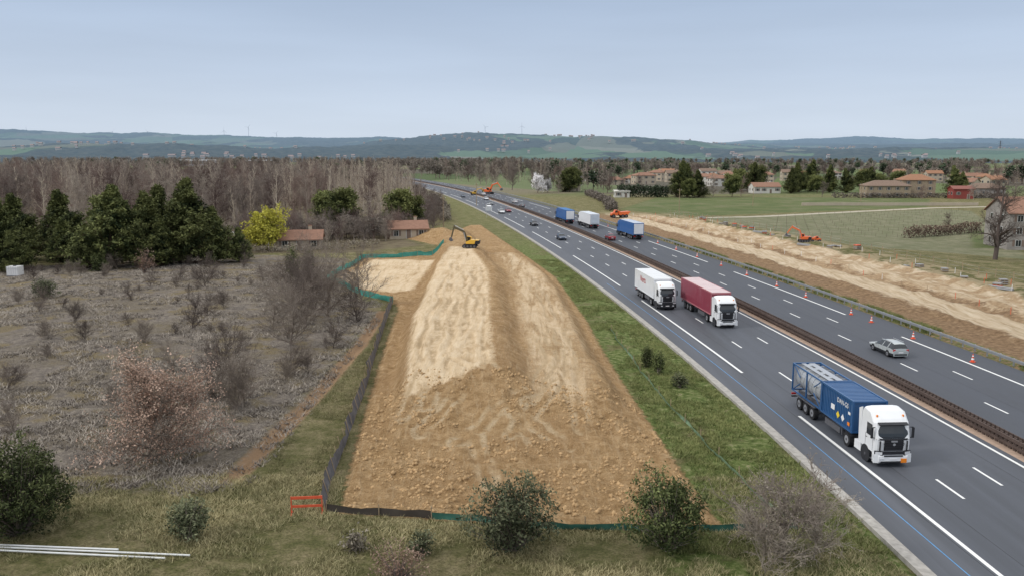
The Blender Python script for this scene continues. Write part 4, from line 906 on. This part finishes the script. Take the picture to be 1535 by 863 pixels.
pl=[(920,560),(945,600),(965,575),(985,640),(1000,680),(1040,520),(1055,560),(1068,600),(1080,540),(1092,620),(1105,560),(1120,640),(1060,700),(1085,720),(1150,600),(1185,650),(1010,620),(1440,560),(1460,600),(1478,540),(1500,580),(1520,620),(1400,640),(1350,700),(1300,680),(1250,720),(1210,700),(880,640),(1490,480),(1452,470)]
for i,(px,y) in enumerate(pl):
    x=(px-767.5)/1250*y*.99; house('village_house',x,y,rng.normal(0,.4),9+rng.rand()*6,7+rng.rand()*2,rng.choice([3.4,5.0,5.6,6.0])+ (1 if y>600 else 0),2,walls[rng.randint(4)],roofs[rng.randint(4)],2,3,rng.rand()<.4)
house('warehouse',-560,1500,0,70,30,9,2,simple('shed_blue_mat',(.45,.5,.55),.6),simple('shed_roof_mat',(.5,.53,.56),.6),1,6,False,0,SH,False); house('warehouse',-470,1560,0,60,30,8,2,WA2,simple('shed_roof_mat',(.5,.5,.5)),1,6,False,0,SH,False)
mb=MB(); mb.box((150,332,.6),(70,.4,1.2),WA); mb.build('garden_wall')
def pole(x,y,h):
    mb=MB(); mb.cyl((0,0,-.2),(0,0,h),.14,.09,8,WP); mb.box((0,0,h-.6),(1.4,.1,.1),WP); 
    for q in(-.6,0,.6): mb.cyl((q,0,h-.55),(q,0,h-.35),.05,.05,6,CW)
    mb.build('utility_pole',None,(x,y,gz(x,y) if y<300 else 0))
for (x,y,h) in((-18.5,225,9),(-14,330,9),(60,300,8),(95,330,8),(150,360,8),(124,215,9)): pole(x,y,h)
e=empty('road_sign',(float(RP(-5.2,268)),268,0)); mb=MB(); mb.box((0,0,2.9),(2.0,.06,1.3),CW); mb.box((0,-.035,2.9),(1.85,.02,1.15),simple('sign_face_mat',(.55,.57,.6),.5)); mb.cyl((-.7,.06,0),(-.7,.06,3.4),.05,.05,8,galv); mb.cyl((.7,.06,0),(.7,.06,3.4),.05,.05,8,galv); mb.build('panel_and_posts',e)
# ------------------------------------------------------------------ hills
def hill_h(X,Y):
    r=np.hypot(X,Y); px=767.5+1250*X/np.maximum(Y,1)
    z=np.zeros_like(r)
    def ridge(r0,w,prof,seed,am):
        xs_,e_=zip(*prof); el=np.interp(px,xs_,e_)/1250.
        el=el*(1+am*(fbm(px/70+seed,r/2000.,4,seed)-.5))
        return (el*r0+20)*sst(r,r0-w,r0)*np.where(el>0,1,0)-np.where(el>0,0,50)
    z=np.maximum(z,ridge(8500,3300,[(-600,26),(0,29),(150,27),(300,26),(500,25),(600,22),(700,16),(2200,12)],3,.22))
    z=np.maximum(z,ridge(5600,2200,[(-600,2),(500,6),(580,19),(640,27),(700,31),(780,29),(860,26),(900,28),(960,24),(1040,20),(1080,14),(1150,8),(2200,4)],7,.22))
    z=np.maximum(z,ridge(10000,3000,[(-600,10),(900,12),(1060,16),(1120,20),(1180,20),(1280,23),(1400,20),(1535,19),(2200,20)],12,.2))
    z=np.maximum(z,ridge(4200,1500,[(-600,10),(0,10),(200,13),(400,8),(560,10),(800,8),(1000,6),(2200,5)],19,.9))
    z=np.maximum(z,ridge(6800,1200,[(-600,17),(0,19),(150,15),(300,18),(450,14),(600,12),(900,17),(1200,12),(1400,14),(2200,11)],29,.7))
    z=z+(fbm(X*.004,Y*.004,4,33)-.5)*26*sst(r,2800,4200)
    return z
naz,nr=640,190
A=np.linspace(R(-44),R(44),naz); RR=np.geomspace(2400,12500,nr); AA,RG=np.meshgrid(A,RR); HX=(np.sin(AA)*RG).ravel(); HY=(np.cos(AA)*RG).ravel(); HZ=hill_h(HX,HY)
HW_=(fbm(HX*.0022,HY*.0012,4,61)); 
HZ=HZ+ (fbm(HX*.02,HY*.02,2,50)-.5)*6 -3 + sst(HW_,.42,.46)*9*vn(HX*.03,HY*.03,5)
HZ[:naz]=-4
ii=np.arange((nr-1)*naz).reshape(nr-1,naz)[:,:-1].ravel()
m=bpy.data.materials.new('hills_mat'); n=NT(m); P=n.pos()
cell=n.vor(.0036,n.scalev(P,(1,.35,.0),.4)); sc=n.new('ShaderNodeSeparateColor'); n.put(sc.inputs[0],cell)
pc=n.ramp(sc.outputs[0],[(0,(.08,.125,.065)),(.25,(.11,.165,.09)),(.45,(.14,.145,.10)),(.6,(.20,.20,.15)),(.72,(.05,.07,.05)),(.9,(.13,.175,.105))],'CONSTANT')
wf=n.noise(.03,5,None,.65); wj=n.noise(.012,4)
wd=n.math('ADD',n.attr('wood'),n.math('MULTIPLY_ADD',wj,.10,-.05))
wood=n.ramp(wf,[(.35,(.025,.036,.036)),(.65,(.075,.08,.065))])
c=n.mix(n.ss(wd,.44,.46),pc,wood)
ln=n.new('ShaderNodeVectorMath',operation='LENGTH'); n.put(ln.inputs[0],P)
hz=n.ss(ln.outputs['Value'],500,11500,.25,.88)  # distance haze painted into the hill base colour, stronger farther out
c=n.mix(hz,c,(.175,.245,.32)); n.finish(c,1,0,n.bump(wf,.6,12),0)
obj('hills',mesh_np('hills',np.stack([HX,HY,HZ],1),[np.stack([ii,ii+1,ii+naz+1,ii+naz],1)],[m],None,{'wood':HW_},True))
rng=np.random.RandomState(9); mb=MB(); HW=simple('hamlet_wall_mat',(.40,.41,.42),.9); HR=simple('hamlet_roof_mat',(.28,.23,.23),.9)
for c_ in range(40):
    az=R(rng.uniform(-32,32)); rr=rng.uniform(3000,6500)
    for j in range(rng.randint(3,9)):
        x=math.sin(az)*rr+rng.normal(0,110); y=math.cos(az)*rr+rng.normal(0,110); z_=float(hill_h(np.array([x]),np.array([y]))[0])+4; s_=rng.uniform(.6,1.2)
        mb.box((x,y,z_+2),(14*s_,10*s_,9),HW); mb.add([(x-8*s_,y-6*s_,z_+6.7),(x+8*s_,y-6*s_,z_+6.7),(x+8*s_,y,z_+9.8),(x-8*s_,y,z_+9.8),(x+8*s_,y+6*s_,z_+6.7),(x-8*s_,y+6*s_,z_+6.7)],[(0,1,2,3),(3,2,4,5)],HR)
mb.build('hamlet_houses')
TW=simple('turbine_mat',(.46,.50,.55),.6,0,.03)
for i,(px,rr,hh) in enumerate([(52,9000,95),(178,9400,75),(230,9400,80),(343,9000,85),(379,8800,120),(728,8600,100),(782,8600,110),(420,9200,60)]):
    x=(px-767.5)/1250*rr; y=rr; z_=max(20+24/1250*rr*(1 if px<600 else 1.12),0)-20; e=empty('wind_turbine',(x,y,z_)); hh+=10
    mb=MB(); mb.cyl((0,0,-60),(0,0,hh),2.6,1.5,8,TW); mb.box((0,1,hh),(4,9,4),TW); mb.cyl((0,-4,hh),(0,-7,hh),2,1,8,TW)
    for k in range(3):
        a=i*.7+k*2.0944; mb.cyl((0,-5,hh),(math.sin(a)*40,-5,hh+math.cos(a)*40),1.4,.4,5,TW)
    mb.build('tower_and_rotor',e)
mb=MB(); x,y=(1489-767.5)/1250*4200,4200
for sx in(-1,1):
    for sy in(-1,1): mb.cyl((sx*5,sy*5,-10),(sx*.8,sy*.8,78),.6,.4,4,GREY)
for k in range(6):
    z_=k*12; w_=5-k*.6; mb.cyl((-w_,-w_,z_),(w_,-w_,z_+11),.3,.3,4,GREY); mb.cyl((w_,-w_,z_),(-w_,-w_,z_+11),.3,.3,4,GREY)
for z_ in(55,65,75): mb.box((0,0,z_),(24,.8,.8),GREY)
mb.build('electricity_pylon',None,(x,y,10))
# ------------------------------------------------------------------ sky, sun, camera
w=bpy.data.worlds.new('World'); scene.world=w; w.use_nodes=True; t=w.node_tree; t.nodes.clear()
EL,AZ=R(38),R(255)
sky=t.nodes.new('ShaderNodeTexSky'); sky.sky_type='NISHITA'; sky.sun_disc=False; sky.sun_elevation=EL; sky.sun_rotation=AZ; sky.dust_density=3
b1=t.nodes.new('ShaderNodeBackground'); b1.inputs[1].default_value=.06; t.links.new(sky.outputs[0],b1.inputs[0])
tc=t.nodes.new('ShaderNodeTexCoord'); sx=t.nodes.new('ShaderNodeSeparateXYZ'); t.links.new(tc.outputs['Generated'],sx.inputs[0])
rp=t.nodes.new('ShaderNodeValToRGB'); cr=rp.color_ramp
stops=[(0,(.67,.75,.86)),(.03,(.65,.74,.86)),(.09,(.55,.65,.80)),(.17,(.46,.57,.745)),(.38,(.95,1.0,1.08)),(1,(1.55,1.55,1.55))]
while len(cr.elements)<len(stops): cr.elements.new(.5)
for e_,(p,c) in zip(cr.elements,stops): e_.position=p; e_.color=(*c,1)
t.links.new(sx.outputs[2],rp.inputs[0])
mp=t.nodes.new('ShaderNodeMapping'); mp.inputs['Scale'].default_value=(1.0,1.0,9); t.links.new(tc.outputs['Generated'],mp.inputs[0])
ns=t.nodes.new('ShaderNodeTexNoise'); ns.inputs['Scale'].default_value=1.5; ns.inputs['Detail'].default_value=6; t.links.new(mp.outputs[0],ns.inputs['Vector'])
mr=t.nodes.new('ShaderNodeMapRange'); mr.inputs[1].default_value=.3; mr.inputs[2].default_value=.7; mr.inputs[3].default_value=.93; mr.inputs[4].default_value=1.07; t.links.new(ns.outputs[0],mr.inputs[0])
b2=t.nodes.new('ShaderNodeBackground'); t.links.new(rp.outputs[0],b2.inputs[0]); t.links.new(mr.outputs[0],b2.inputs[1])
mx=t.nodes.new('ShaderNodeMixShader'); mx.inputs[0].default_value=.92; t.links.new(b1.outputs[0],mx.inputs[1]); t.links.new(b2.outputs[0],mx.inputs[2])
ow=t.nodes.new('ShaderNodeOutputWorld'); t.links.new(mx.outputs[0],ow.inputs[0])
sl=bpy.data.lights.new('sun','SUN'); sl.energy=1.4; sl.angle=R(14); sl.color=(1,.96,.90); so=bpy.data.objects.new('sun',sl); COL.objects.link(so)
dv=Vector((math.sin(AZ)*math.cos(EL),math.cos(AZ)*math.cos(EL),math.sin(EL))); so.rotation_euler=dv.to_track_quat('Z','Y').to_euler(); so.location=(0,0,60)
cd=bpy.data.cameras.new('camera'); cd.sensor_width=36; cd.lens=36*1250/1535; cd.clip_start=.5; cd.clip_end=40000
co=bpy.data.objects.new('camera',cd); COL.objects.link(co); co.location=(0,0,20); co.rotation_euler=(R(90-9.068),0,0); scene.camera=co
scene.view_settings.view_transform='Standard'; scene.view_settings.look='None'; scene.view_settings.exposure=0
